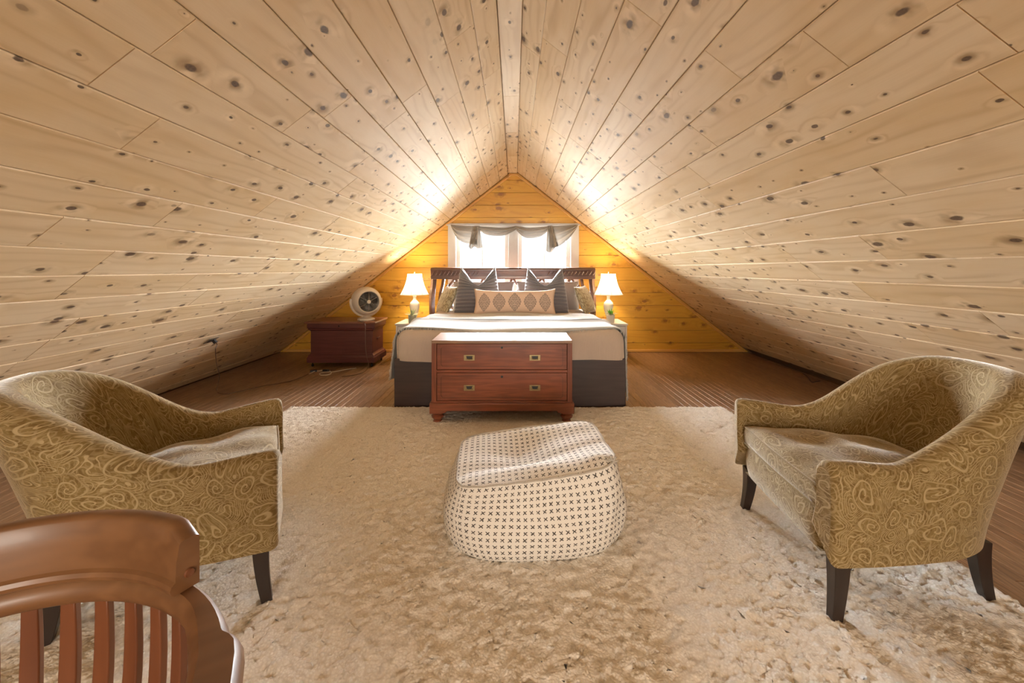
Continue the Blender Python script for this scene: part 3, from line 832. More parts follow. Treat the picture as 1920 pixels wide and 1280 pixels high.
pillow('pillow', LEAFPR, .42, .36, .12, 'gold leaf brocade pillow at the mattress edge by the green plant', 'pillow', (PX(1097, 5.18), 5.16, .775), R(-24), R(62), lp)
sp = 'pleated slate pillows'
pillow('pillow', PLEAT, .565, .60, .19, 'slate grey pleated square pillow with chopped top, on the fan side of the bed', 'pillow', (PX(896, 5.03), 5.03, .895), R(-13), R(2), sp, dip=.50, pinch=.02, n=100, pleats=14)
pillow('pillow', PLEAT, .565, .60, .19, 'slate grey pleated square pillow with chopped top, on the green plant side', 'pillow', (PX(1022, 5.03), 5.03, .890), R(-13), R(-2), sp, dip=.50, pinch=.02, n=100, pleats=14)
pillow('lumbar_pillow', MEDAL, .955, .285, .15, 'long blush lumbar pillow printed with five grey lace medallions', 'pillow', (PX(965, 4.80), 4.79, .768), R(-16), 0, None, pinch=.05, n=40, ears=.022)

# ------------------------------------------------------------------ valance
cur = thing('curtain', 'sheer grey scarf valance swagged across the top of the window', 'curtain', (0, YB - .06, 0))
KX = lambda px: (px - 964) * .00737
KZ = lambda py: H - (py - 505) * .00737
def swag(name, pts_top, pts_bot, folds, amp, nu=26, nv=22, sub=0.0):
    tp = catmull([Vector((KX(x), 0, KZ(y))) for x, y in pts_top], 8); bt = catmull([Vector((KX(x), 0, KZ(y))) for x, y in pts_bot], 8)
    def samp(l, t):
        f = t * (len(l) - 1); i = min(int(f), len(l) - 2); return l[i].lerp(l[i + 1], f - i)
    def fn(u, v):
        p = samp(tp, u).lerp(samp(bt, u), v)
        sag = sin(pi * u)
        p.y = -.02 - amp * (1 + sin(v * folds * pi * 2 + u * 2.0)) * (.35 + .65 * sag) - .03 * sin(pi * v)
        p.z += sub * sin(v * folds * pi * 2) * .006
        return p
    return MB().grid(fn, nu, nv).build(name, SHEER, cur)
swag('swag', [(893, 424), (920, 426), (945, 427), (967, 424)], [(896, 430), (915, 441), (945, 442), (968, 431)], 3, .012)
swag('swag', [(967, 424), (990, 427), (1012, 426), (1031, 424)], [(967, 431), (985, 446), (1012, 444), (1029, 432)], 3, .012)
swag('swag', [(846, 421), (860, 423), (880, 424), (897, 424)], [(848, 428), (858, 447), (874, 456), (896, 459)], 3, .014)
swag('swag', [(1028, 424), (1045, 424), (1065, 423), (1083, 421)], [(1030, 465), (1048, 461), (1068, 445), (1081, 427)], 3, .014)
def tail(x0t, x1t, yt, bot, nf):
    bt = catmull([Vector((KX(x), 0, KZ(y))) for x, y in bot], 8)
    def fn(u, v):
        f = u * (len(bt) - 1); i = min(int(f), len(bt) - 2); b = bt[i].lerp(bt[i + 1], f - i)
        p = Vector((KX(x0t + (x1t - x0t) * u), 0, KZ(yt))).lerp(b, v)
        p.y = -.045 - .022 * sin(u * nf * 2 * pi) * (.3 + v) - .02 * v
        return p
    return MB().grid(fn, 40, 14).build('tail', SHEER, cur)
tail(888, 900, 424, [(880, 462), (884, 467), (891, 463), (897, 466), (905, 464)], 3)
tail(1026, 1036, 424, [(1022, 470), (1028, 473), (1034, 472), (1040, 464), (1046, 462)], 3)
MB().tube([(-.93, -.025, KZ(422)), (.91, -.025, KZ(422))], .010, 8).build('curtain_rod', BACKLITP, cur)

# ------------------------------------------------------------------ nightstands, lamps, plants
def nightstand(x, label):
    t = thing('nightstand', label, 'nightstand', (x, 5.44, 0), 0, 'white bedside tables')
    wd, dp, ht = .172, .26, .470
    b = MB()
    b.box((-wd + .01, -dp + .015, .03), (-wd + .028, dp, ht - .02)); b.box((wd - .028, -dp + .015, .03), (wd - .01, dp, ht - .02))
    b.box((-wd + .028, dp - .015, .03), (wd - .028, dp, ht - .02)); b.box((-wd + .028, -dp + .03, .03), (wd - .028, dp - .015, .05))
    b.box((-wd + .028, -dp + .018, ht - .034), (wd - .028, dp - .015, ht - .02)); b.box((-wd + .028, -dp + .018, .245), (wd - .028, dp - .015, .258))
    b.build('cabinet', WHITEP, t, bevel=.002)
    MB().box((-wd, -dp, ht - .02), (wd, dp, ht)).build('top', WHITEP, t, bevel=.004)
    for a, c in ((.262, ht - .038), (.055, .241)):
        d = MB().box((-wd + .032, -dp + .017, a), (wd - .032, -dp + .032, c)); 
        do = d.build('drawer', WHITEP, t, bevel=.002)
        MB().lathe([(.0001, 0), (.006, 0), (.006, .012), (.012, .016), (.012, .022), (.0001, .025)], 12, (0, 0, 0), Matrix.Translation((0, -dp + .017, (a + c) / 2)) @ Matrix.Rotation(R(90), 4, 'X')).build('knob', BRASS, do)
    for sx in (-1, 1):
        for sy in (-1, 1):
            MB().box((sx * (wd - .03) - .018, sy * (dp - .04) - .018, 0), (sx * (wd - .03) + .018, sy * (dp - .04) + .018, .0295)).build('foot', WHITEP, t, bevel=.003)
    return t
nightstand(-1.325, 'white two drawer nightstand between the bed and the maroon trunk')
nightstand(1.258, 'white two drawer nightstand beside the bed, in front of bare amber boards')
NZ = .4701
def lamp(x, y, label):
    t = thing('table_lamp', label, 'lamp', (x, y, NZ), 0, 'white bedside lamps')
    MB().lathe([(.0001, 0), (.052, 0), (.055, .010), (.050, .022), (.034, .028), (.0001, .028)], 28).build('foot', CERAM, t)
    MB().lathe([(.0001, .0285), (.030, .0285), (.026, .040), (.034, .07), (.050, .12), (.062, .175), (.064, .215), (.056, .245), (.034, .268), (.022, .285), (.020, .315), (.024, .330), (.0001, .332)], 28).build('body', CERAM, t)
    MB().lathe([(.0001, .3325), (.008, .3325), (.008, .40), (.013, .402), (.013, .43), (.0001, .431)], 12).build('socket', BRASS, t)
    zb, zt = .350, .622
    prof = []
    for i in range(15):
        v = i / 14
        r = .188 - .094 * (1 - (1 - v) ** 1.75)
        prof.append((r, zb + (zt - zb) * v))
    m = MB(); seg = 48
    def sh(a, b):
        r, z = prof[min(14, int(round(b * 14)))]
        q = a * 2 * pi
        k = (q / (2 * pi) * 8) % 1.0
        return (r * (1 - .035 * sin(pi * k)) * cos(q), r * (1 - .035 * sin(pi * k)) * sin(q), z)
    m.grid(sh, seg, 15, cu=True)
    so = m.build('lamp_shade', SHADE, t)
    for i in range(8):
        q = i / 8 * 2 * pi
        MB().tube([((r + .0015) * cos(q), (r + .0015) * sin(q), z) for r, z in prof], .0021, 5).build('rib', SHADERIB, so)
    for r, z in (prof[0], prof[-1]):
        MB().tube([(r * cos(k / 32 * 2 * pi), r * sin(k / 32 * 2 * pi), z) for k in range(32)], .0032, 6, closed=True).build('rim', SHADE, so)
    hp = MB().tube([(.014, 0, .40), (.04, 0, .47), (.03, 0, .60), (0, 0, .628)], .0018, 5, 4); hp.tube([(-.014, 0, .40), (-.04, 0, .47), (-.03, 0, .60), (0, 0, .628)], .0018, 5, 4)
    hp.build('harp', BRASS, t)
    MB().lathe([(.0001, .626), (.006, .628), (.004, .636), (.007, .642), (.0001, .652)], 10).build('finial', CERAM, t)
    MB().lathe([(.0001, .432), (.012, .434), (.026, .465), (.026, .480), (.015, .498), (.0001, .502)], 14).build('bulb', BULB, t)
    l = bpy.data.lights.new('lamp_glow', 'POINT'); l.energy = LAMP_W; l.color = (1.0, .78, .50); l.shadow_soft_size = .05
    lo = bpy.data.objects.new('lamp_glow', l); C.objects.link(lo); lo.parent = t; lo.location = (0, 0, .545)
    return t
lamp(-1.312, 5.45, 'white porcelain table lamp with bell shade beside the pale plant in sage pot')
lamp(1.243, 5.45, 'white porcelain table lamp with bell shade beside the green plant in white pot')
def plant(x, y, pot, leaf, side, label):
    t = thing('potted_plant', label, 'plant', (x, y, NZ), 0, 'small succulents on the bedside tables')
    MB().lathe([(.0001, 0), (.040, 0), (.046, .006), (.050, .05), (.050, .100), (.046, .102), (.044, .092), (.0001, .09)], 24).build('pot', pot, t)
    MB().lathe([(.0001, .0905), (.0435, .0905), (.03, .095), (.0001, .097)], 16).build('soil', SOIL, t)
    r2 = random.Random(int(abs(x) * 1000))
    for i in range(22):
        q = i * 2.4; inner = i < 10
        ln = r2.uniform(.07, .10) if inner else r2.uniform(.095, .125); el = R(r2.uniform(52, 85)) if inner else R(r2.uniform(12, 45))
        d = Vector((cos(q) * cos(el), sin(q) * cos(el), sin(el))); sd = Vector((-sin(q), cos(q), 0)); up = d.cross(sd)
        wd = .011 if inner else .0055
        m = MB()
        def fn(a, b):
            prof = (sin(pi * min(1, a * .82 + .18)) ** .8) * wd
            bend = -.25 * ln * a * a * (0 if inner else 1)
            return Vector((0, 0, .093)) + d * (ln * a) + sd * ((b - .5) * 2 * prof) - up * (abs(b - .5) * prof * .8) + Vector((0, 0, bend))
        m.grid(fn, 9, 5)
        m.build('leaf', leaf if inner else side, t, solid=.0025)
    return t
plant(PX(773, 5.26), 5.26, POTG, LEAFP, LEAFP, 'pale spiky succulent in a sage green pot on the nightstand by the trunk')
plant(PX(1145, 5.26), 5.26, POTW, LEAFG, LEAFP, 'bright green spiky succulent in a white pot on the nightstand')

# ------------------------------------------------------------------ trunk
tr = thing('trunk', 'low maroon wooden blanket trunk with moulded lid and casters under the slope', 'trunk', (-2.035, 5.07, 0))
TWd, TD = .400, .225
MB().box((-TWd + .035, -TD + .03, .13), (TWd - .035, TD - .03, .45)).build('body', TRUNKW, tr, bevel=.004)
pn = MB()
pn.prism([(-TWd + .035 - .03, .07), (-TWd, .07), (-TWd, .125), (-TWd + .012, .15), (-TWd + .035, .175), (-TWd + .035 - .0, .07)], -TD, TD, 'Y') if False else None
pl_ = MB()
def ring(mb, prof, hx, hy):
    """moulding: profile of (out, z) swept round a rectangle hx by hy"""
    n = len(prof); vs = []
    for sx, sy in ((-1, -1), (1, -1), (1, 1), (-1, 1)):
        for o_, z_ in prof: vs.append((sx * (hx + o_), sy * (hy + o_), z_))
    fs = [(i * n + j, ((i + 1) % 4) * n + j, ((i + 1) % 4) * n + j + 1, i * n + j + 1) for i in range(4) for j in range(n - 1)]
    fs.append(tuple(i * n for i in range(4))[::-1]); fs.append(tuple(i * n + n - 1 for i in range(4)))
    return mb.add(vs, fs)
ring(pl_, [(.0, .055), (.0, .115), (-.008, .125), (-.012, .140), (-.026, .150), (-.033, .168)], TWd - .002, TD - .0)
pl_.build('plinth', TRUNKW, tr, bevel=.003)
lm = MB()
ring(lm, [(-.034, .420), (-.026, .432), (-.014, .440), (-.012, .456), (-.004, .462), (-.004, .514)], TWd, TD)
lm.build('lid_moulding', TRUNKW, tr, bevel=.002)
LIDW = wood_mat('trunk_lid', (.26, .105, .058), (.13, .048, .028), .30, 'X', .8, coat=.25)
MB().box((-TWd - .018, -TD - .018, .5145), (TWd + .012, TD + .012, .540)).build('lid', LIDW, tr, bevel=.006, bseg=3)
MB().lathe([(.0001, 0), (.010, 0), (.010, .004), (.0001, .005)], 14, mat=Matrix.Translation((-.02, -TD + .004 - .0005, .487)) @ Matrix.Rotation(R(90), 4, 'X')).build('keyhole', IRON, tr)
for sx in (-1, 1):
    for sy in (-1, 1):
        cx, cy = sx * (TWd - .05), sy * (TD - .05)
        c = MB().lathe([(.0001, .0545), (.016, .0545), (.012, .045), (.006, .040), (.006, .030), (.0001, .030)], 12, (cx, cy, 0)); co = c.build('caster', IRON, tr)
        MB().lathe([(.0001, -.008), (.016, -.008), (.018, 0), (.016, .008), (.0001, .008)], 14, mat=Matrix.Translation((cx, cy, .018)) @ Matrix.Rotation(R(90), 4, 'Y')).build('wheel', IRON, co)
# brackets on the side
MB().box((TWd - .034, -.05, .30), (TWd - .020, .05, .325)).build('side_handle', TRUNKW, tr, bevel=.004)

# ------------------------------------------------------------------ fan
fan = thing('fan', 'cream retro globe fan with chrome grille standing on the maroon trunk', 'fan', (-1.785, 4.99, .5405), R(33))
MB().lathe([(.0001, 0), (.098, 0), (.102, .008), (.098, .020), (.075, .032), (.040, .040), (.034, .055), (.0001, .056)], 32).build('base', FANP, fan)
cz = .228
axm = Matrix.Translation((0, 0, cz)) @ Matrix.Rotation(R(90), 4, 'X')     # local +Z of the drum looks to -Y
hs = MB()
hs.lathe([(.118, .128), (.126, .132), (.136, .126), (.156, .085), (.170, .03), (.172, -.03), (.158, -.085), (.120, -.128), (.06, -.15), (.0001, -.155)], 48, mat=axm)
hs.f = [f for f in hs.f if len(f) < 10]
hs.build('housing', FANP, fan, solid=.004)
dm = MB().lathe([(.121, .118), (.119, .02), (.112, -.05), (.0001, -.06)], 40, mat=axm); dm.f = [f for f in dm.f if len(f) < 10]
dm.build('duct', FANG, fan)
yk = MB().tube([axm @ Vector((.180 * sin(a), -.180 * cos(a), 0)) for a in [R(-100 + 200 * k / 30) for k in range(31)]], .010, 8, flat=1.6)
yk.build('yoke', FANP, fan)
gr = MB()
for r_ in [.028 + .0135 * k for k in range(8)]:
    gr.tube([axm @ Vector((r_ * cos(k / 40 * 2 * pi), r_ * sin(k / 40 * 2 * pi), .132 - .35 * r_ * r_)) for k in range(40)], .0008, 4, closed=True)
for k in range(6):
    a = R(90 + 60 * k)
    gr.tube([axm @ Vector((.02 * cos(a), .02 * sin(a), .134)), axm @ Vector((.125 * cos(a), .125 * sin(a), .128))], .0026, 6)
gr.build('grille', CHROME, fan)
MB().lathe([(.0001, .124), (.020, .124), (.023, .132), (.020, .140), (.0001, .142)], 20, mat=axm).build('badge', FANP, fan)
for k in range(4):
    a0 = R(45 + 90 * k + 50)
    def bl(u, v, a0=a0):
        r_ = .025 + .085 * u; half_ = R(17 + 17 * sin(pi * min(1, u * .8 + .15)))
        a = a0 + (v - .5) * 2 * half_
        return axm @ Vector((r_ * cos(a), r_ * sin(a), .06 + (v - .5) * .035))
    MB().grid(bl, 9, 7).build('blade', FAND, fan, solid=.002)
MB().lathe([(.0001, .0), (.030, .0), (.030, .085), (.0001, .09)], 20, mat=axm).build('motor', FAND, fan)
MB().tube([(-.085, -.04, .012), (-.108, -.10, .006), (-.105, -.228, .006), (-.10, -.352, .004), (-.099, -.372, -.06), (-.098, -.380, -.25), (-.085, -.385, -.37), (-.070, -.395, -.45), (-.10, -.40, -.515), (-.20, -.44, -.5355), (-.36, -.46, -.5355)], .0032, 6, 6).build('cord', CORDB, fan)

# ------------------------------------------------------------------ chest of drawers at the foot of the bed
ch = thing('chest_of_drawers', 'reddish mahogany two drawer campaign chest at the foot of the bed', 'chest', (-.090, 3.235, FZ))
hw, y0, y1 = .5175, -.195, .185      # front at world y 3.04
Zc = lambda z: z - FZ
cb = MB()
cb.box((-hw, y0, Zc(.170)), (-hw + .036, y1, Zc(.605))); cb.box((hw - .036, y0, Zc(.170)), (hw, y1, Zc(.605)))
cb.box((-hw + .036, y1 - .015, Zc(.170)), (hw - .036, y1, Zc(.605)))
cb.build('side_panels', MAHOGZ, ch, bevel=.0015)
rl = MB()
rl.box((-hw + .0365, y0, Zc(.392)), (hw - .0365, y1 - .016, Zc(.411))); rl.box((-hw + .0365, y0 + .001, Zc(.170)), (hw - .0365, y1 - .016, Zc(.182)))
rl.build('drawer_rail', MAHOG, ch, bevel=.0015)
MB().box((-hw - .001, y0 - .002, Zc(.6055)), (hw + .001, y1 + .002, Zc(.628))).build('top', TOPW, ch, bevel=.0025)
for za, zb in ((.414, .603), (.185, .389)):
    d = MB().box((-hw + .039, y0 + .003, Zc(za)), (hw - .039, y0 + .022, Zc(zb)))
    do = d.build('drawer', MAHOG, ch, bevel=.002)
    il = MB(); i = .030
    x0_, x1_, a_, b_ = -hw + .039 + i, hw - .039 - i, Zc(za) + .022, Zc(zb) - .022
    il.tube([(x0_, y0 + .0028, a_ + .015), (x0_, y0 + .0028, b_ - .015), (x0_ + .012, y0 + .0028, b_), (x1_ - .012, y0 + .0028, b_), (x1_, y0 + .0028, b_ - .015), (x1_, y0 + .0028, a_ + .015), (x1_ - .012, y0 + .0028, a_), (x0_ + .012, y0 + .0028, a_)], .0011, 4, closed=True)
    il.build('stringing', BLACKM, do)
    zc = (za + zb) / 2 - .008
    for xs in (-.240, .243):
        hb = MB()
        hb.box((xs - .040, y0 + .0005, Zc(zc) - .021), (xs + .040, y0 + .0025, Zc(zc) + .021))
        ho = hb.build('handle', BRASS, do, bevel=.008, bseg=3)
        MB().box((xs - .024, y0 - .0012, Zc(zc) - .012), (xs + .024, y0 + .0, Zc(zc) + .013)).build('recess', BLACKM, do, bevel=.0004)
        MB().tube([(xs - .023, y0 - .003, Zc(zc) + .010), (xs - .020, y0 - .004, Zc(zc) - .006), (xs - .010, y0 - .005, Zc(zc) - .010), (xs + .010, y0 - .005, Zc(zc) - .010), (xs + .020, y0 - .004, Zc(zc) - .006), (xs + .023, y0 - .003, Zc(zc) + .010)], .0028, 6, 4).build('bail', BRASS, do)
    MB().lathe([(.0001, 0), (.0085, 0), (.0085, .003), (.0001, .0035)], 14, mat=Matrix.Translation((0, y0 + .003, Zc(zb) - .028)) @ Matrix.Rotation(R(90), 4, 'X')).build('keyhole', BLACKM, do)
bs = MB()
# base frame: front apron with bracket ends
bs.prism([(-hw - .014, Zc(.170)), (-hw - .014, Zc(.092)), (-hw + .075, Zc(.092)), (-hw + .105, Zc(.100)), (-hw + .115, Zc(.112)), (hw - .115, Zc(.112)), (hw - .105, Zc(.100)), (hw - .075, Zc(.092)), (hw + .014, Zc(.092)), (hw + .014, Zc(.170))], y0 - .014, y0 + .010, 'Y')
bs.box((-hw - .014, y0 + .010, Zc(.096)), (-hw + .010, y1 + .008, Zc(.170))); bs.box((hw - .010, y0 + .010, Zc(.096)), (hw + .014, y1 + .008, Zc(.170)))
bs.box((-hw + .010, y1 - .012, Zc(.10)), (hw - .010, y1 + .008, Zc(.170)))
bs.build('base', MAHOG, ch, bevel=.005, bseg=3)
for sx in (-1, 1):
    for yy in (y0 + .036, y1 - .04):
        MB().lathe([(.0001, 0), (.030, 0), (.034, .008), (.032, .014), (.026, .018), (.030, .026), (.043, .036), (.046, .048), (.038, .058), (.032, .062), (.040, .068), (.044, .0735), (.0001, .0735)], 24, (sx * (hw - .038), yy, 0)).build('foot', MAHOGZ, ch)

# ------------------------------------------------------------------ pouf
pf = MB()
PA, PB, PHt = .385, .288, .335
def outline(q, n=3.2):
    c, d = cos(q), sin(q)
    r_ = (abs(c) ** n + abs(d) ** n) ** (-1 / n)
    return Vector((r_ * c, r_ * d, 0))
prof_p = [(0., .86), (.03, .915), (.08, .965), (.16, 1.0), (.28, 1.022), (.40, 1.02), (.52, .995), (.64, .955), (.76, .925), (.86, .895), (.93, .870), (.965, .852)]
def top_lift(x, y):
    return (.034 * x + .006 * y - .048 * math.exp(-((x + .10) ** 2 + (y - .15) ** 2) / .20) - .016 * math.exp(-((x + .35) ** 2 / .3 + (y + .35) ** 2 / .03))
            + .020 * math.exp(-((x - .82) ** 2 + (y + .70) ** 2) / .05) + .010 * math.exp(-((x - .75) ** 2 + (y - .75) ** 2) / .08)
            + .005 * sin(8 * y + 2.5 * x) * (1 - abs(x)) - .006 * math.exp(-((y + .30 - .25 * x) / .13) ** 2))
SEG = 120
def side(q, h, k):
    o = outline(q, 3.0 + 3.6 * sstep(.3, 1, h)); x, y = o.x * PA * k, o.y * PB * k
    z = PHt * h
    w_ = sin(pi * h)
    crease = math.exp(-((q - R(318)) / .10) ** 2)
    x *= 1 - .030 * crease * w_; y *= 1 - .030 * crease * w_
    x += .004 * sin(q * 5 + h * 9) * w_; y += .004 * sin(q * 7 + h * 6) * w_
    x += .006 * sin(h * 14 + q * 3) * crease
    z += sstep(.5, 1., h) * top_lift(o.x, o.y)
    return Vector((x, y, z))
arc = [0.0]
for i in range(1, SEG + 1):
    a0, a1 = outline(2 * pi * (i - 1) / SEG - pi / 4 * 3), outline(2 * pi * i / SEG - pi / 4 * 3)
    arc.append(arc[-1] + math.hypot((a1.x - a0.x) * PA, (a1.y - a0.y) * PB))
vs = []; uv = []; nr = len(prof_p)
for i in range(SEG + 1):
    q = 2 * pi * i / SEG - pi / 4 * 3
    for h, k in prof_p:
        vs.append(side(q % (2 * pi), h, k)); uv.append((arc[i], h * PHt * 1.10))
fs = [(i * nr + j, (i + 1) * nr + j, (i + 1) * nr + j + 1, i * nr + j + 1) for i in range(SEG) for j in range(nr - 1)]
fs.append(tuple(i * nr for i in range(SEG))[::-1])
pf.add(vs, fs, uv)
# the top panel is a separate piece of cloth sewn in along the rim
rings = [1.0, .985, .95, .9, .84, .77, .69, .6, .5, .4, .3, .2, .1, .001]
vs = []; uv = []
for i in range(SEG + 1):
    q = (2 * pi * i / SEG - pi / 4 * 3) % (2 * pi); e_ = side(q, prof_p[-1][0], prof_p[-1][1]); o = outline(q, 6.6)
    for k in rings:
        puff = PHt * .030 * (1 - k ** 6)
        p = Vector((e_.x * k, e_.y * k, PHt * prof_p[-1][0] + top_lift(o.x * k, o.y * k) + puff))
        vs.append(p); uv.append((p.x * 1.03 + 5, p.y * 1.03 + 5))
nr2 = len(rings)
pf.add(vs, [(i * nr2 + j, (i + 1) * nr2 + j, (i + 1) * nr2 + j + 1, i * nr2 + j + 1) for i in range(SEG) for j in range(nr2 - 1)], uv)
po = pf.build('pouf', CROSS, angle=75)
po.location = (.082, 1.858, FZ - .004); po.rotation_euler = (0, 0, R(4))
tag(po, 'squashed ivory canvas pouf printed with small black crosses, centred on the rug', 'pouf')
h_, k_ = prof_p[-1]
MB().tube([side(2 * pi * i / 90, h_, k_ + .004) + Vector((0, 0, .001 + .0015 * sin(i * 2.1))) for i in range(90)], .0040, 6, closed=True).build('seam', SEAMC, po)
gm = MB(); c0 = side(R(318), .95, .84)
for k in range(9):
    a = 2 * pi * k / 9
    gm.tube([c0 + Vector((0, 0, .004)), c0 + Vector((.016 * cos(a), -.004, .006 + .010 * sin(a))), c0 + Vector((.034 * cos(a), .010, .002 + .020 * sin(a)))], lambda t: .0075 * (1 - .6 * t), 6, 3)
gm.build('gather', SEAMC, po)

# ------------------------------------------------------------------ upholstered barrel chairs
def armchair(label, loc, rz):
    t = thing('armchair', label, 'armchair', loc, rz, 'paisley barrel armchairs')
    half_out = [(.345, -.350), (.20, -.330), (.05, -.302), (-.10, -.262), (-.215, -.195), (-.275, -.100), (-.292, 0)]
    full = half_out + [(x, -y) for x, y in half_out[-2::-1]]
    P = catmull([Vector((x, y, 0)) for x, y in full], 7)
    n_ = len(P)
    acc = [0.0]
    for a, b in zip(P[:-1], P[1:]): acc.append(acc[-1] + (b - a).length)
    tot = acc[-1]; midx = n_ // 2
    def prof(i):
        s = acc[i] / tot; tt = 1 - abs(2 * s - 1)             # 0 at arm fronts, 1 at middle of back
        a = P[max(0, i - 1)]; b = P[min(n_ - 1, i + 1)]; d = (b - a).normalized(); nrm = Vector((-d.y, d.x, 0))  # inward
        if nrm.dot(Vector((.05, 0, 0)) - P[i]) < 0: nrm = -nrm
        hgt = .515 - .018 * sstep(0, .30, tt) + .275 * sstep(.26, .90, tt)
        lean = .012 + .150 * sstep(.35, 1.0, tt); thk = .082 + .028 * sstep(.4, 1, tt)
        rows = []
        zb = .190
        for k in range(9):                                    # outer face, leaning outwards with a soft belly
            f = k / 8; z = zb + (hgt - .045 - zb) * f
            rows.append((-lean * f ** 1.5 - .010 * sin(pi * f), z))
        o_top = -lean
        for q in (30, 60, 90):
            rows.append((o_top + .034 * (1 - cos(R(q))) - .002, hgt - .045 + .045 * sin(R(q))))
        rows.append((o_top + thk * .55, hgt + .003))
        for q in (60, 30, 0):
            rows.append((o_top + thk - .034 * (1 - cos(R(q))), hgt - .045 + .045 * sin(R(q))))
        zi = .285
        for k in range(1, 7):
            f = k / 6; z = hgt - .045 + (zi - hgt + .045) * f
            rows.append((o_top + thk + (lean * .95 + .012) * f ** .9 - .012 * sin(pi * f), z))
        return [P[i] + nrm * o_ + Vector((0, 0, z)) for o_, z in rows]
    cols = [prof(i) for i in range(n_)]
    def cap(col, fwd, k):
        c = sum(col, Vector()) / len(col); return [c + (p - c) * k + Vector((fwd, 0, 0)) for p in col]
    def cap2(col, fwd, ins):
        xs = [p.y for p in col]; ym = (min(xs) + max(xs)) / 2; zs_ = [p.z for p in col]; zm = (min(zs_) + max(zs_)) / 2
        hy = (max(xs) - min(xs)) / 2; hz = (max(zs_) - min(zs_)) / 2
        return [Vector((p.x + fwd, ym + (p.y - ym) * (1 - ins / hy), zm + (p.z - zm) * (1 - ins / hz))) for p in col]
    A0 = [cap2(cols[0], .024, .020), cap2(cols[0], .020, .009), cap2(cols[0], .012, .0025)]
    A1 = [cap2(cols[-1], .012, .0025), cap2(cols[-1], .020, .009), cap2(cols[-1], .024, .020)]
    allc = A0 + cols + A1; nc = len(allc); nr = len(cols[0])
    us = [-.024, -.018, -.01] + acc + [tot + .01, tot + .018, tot + .024]
    vs = []; uv = []
    for i, col in enumerate(allc):
        vl = 0.0
        ref = cols[min(max(i - 3, 0), n_ - 1)]
        for j, p in enumerate(col):
            if j: vl += (ref[j] - ref[j - 1]).length
            vs.append(p); uv.append((us[i], vl))
    fs = [(i * nr + j, (i + 1) * nr + j, (i + 1) * nr + j + 1, i * nr + j + 1) for i in range(nc - 1) for j in range(nr - 1)]
    fs = [f[::-1] for f in fs]
    fs.append(tuple(range(nr))); fs.append(tuple((nc - 1) * nr + j for j in range(nr))[::-1])
    fs += [(i * nr, i * nr + nr - 1, (i + 1) * nr + nr - 1, (i + 1) * nr) for i in range(nc - 1)]
    fs = [f for f in fs if len(f) == 4]
    m = MB(); m.add(vs, fs, uv)
    for col, sg in ((allc[0], 1), (allc[-1], -1)):
        k = tuple(range(nr)); m.add(col, [k if sg > 0 else k[::-1]], [(p.y * sg + 9, p.z) for p in col])
    # give the flat arm fronts their own uv scale by planar values: done through the first columns
    body = m.build('body', PAIS, t, angle=50)
    # front rail under the cushion
    fr_ = MB(); yh = .272
    fr_.grid(lambda a, b: (.352 + .012 * sin(pi * b) - .02 * (abs(2 * a - 1) ** 12), -yh + 2 * yh * a, .190 + .135 * b), 30, 8, uvfn=lambda a, b: (a * .55 + 3, b * .135))
    fr_.grid(lambda a, b: (.352 - .30 * b, -yh + 2 * yh * a, .325 - .012 * b), 30, 4, uvfn=lambda a, b: (a * .55 + 5, b * .2))
    fr_.grid(lambda a, b: (.352 - .52 * b, (-yh + 2 * yh * a) * (1 - .3 * b), .192), 16, 4, uvfn=lambda a, b: (a * .55 + 5, b * .2))
    fr_.build('front_rail', PAIS, t)
    # loose seat cushion
    out = [(.360, -.262), (.30, -.268), (.15, -.240), (.0, -.208), (-.10, -.165), (-.165, -.09), (-.180, 0)]
    out = out + [(x, -y) for x, y in out[-2::-1]]
    ring_ = catmull([Vector((x, y, 0)) for x, y in out], 6) 
    nf = 18
    ring_ += [Vector((.360 + .008 * sin(pi * k / nf), .262 - .524 * k / nf, 0)) for k in range(1, nf)]
    cen = Vector((.12, 0, 0)); nR = len(ring_)
    levels = [(.93, .322), (.985, .330), (1.0, .352), (1.002, .378), (.99, .398), (.965, .410), (.90, .420), (.75, .428), (.5, .436), (.25, .440), (.02, .441)]
    vs = []; uv = []
    for sc_, z in levels:
        for p in ring_:
            q = cen + (p - cen) * sc_
            zz = z + (.006 * sin(q.x * 26 + q.y * 9) * sstep(.405, .42, z) + .004 * sin(q.y * 33) * sstep(.405, .42, z))
            vs.append((q.x, q.y, zz)); uv.append((q.y + 7, q.x - zz))
    fs = [(k * nR + i, k * nR + (i + 1) % nR, (k + 1) * nR + (i + 1) % nR, (k + 1) * nR + i) for k in range(len(levels) - 1) for i in range(nR)]
    fs.append(tuple(range(nR))[::-1]); fs.append(tuple((len(levels) - 1) * nR + i for i in range(nR)))
    cu = MB().add(vs, fs, uv).build('seat_cushion', PAIS, t, angle=70)
    for z, sc_ in ((.405, .983), (.332, .990)):
        MB().tube([cen + (p - cen) * sc_ + Vector((0, 0, z)) for p in ring_], .0042, 6, closed=True).build('piping', PAIS, cu)
    # sabre legs
    for sy in (-1, 1):
        for lx, ly, dx, dy, back in ((.315, .300, .020, .012, 0), (-.225, .165, -.022, .008, 1)):
            lg = MB()
            def fn(a, b, lx=lx, ly=ly, dx=dx, dy=dy, sy=sy):
                wv = .025 - .009 * a; q = R(45) + b * 2 * pi; sg = wv * 1.414
                return (lx + dx * a ** 2 + sg * cos(q), sy * (ly + dy * a ** 2) + sg * sin(q), .200 * (1 - a))
            lg.grid(fn, 9, 4, cv=True)
            lg.f.append((0, 1, 2, 3)); lg.f.append((35, 34, 33, 32))
            lg.build('leg', LEGW, t, bevel=.002)
    return t
armchair('ochre paisley velvet barrel armchair behind the wooden slat chair', (-.985 - .345 * cos(R(29)), 1.690 - .345 * sin(R(29)), FZ), R(29))
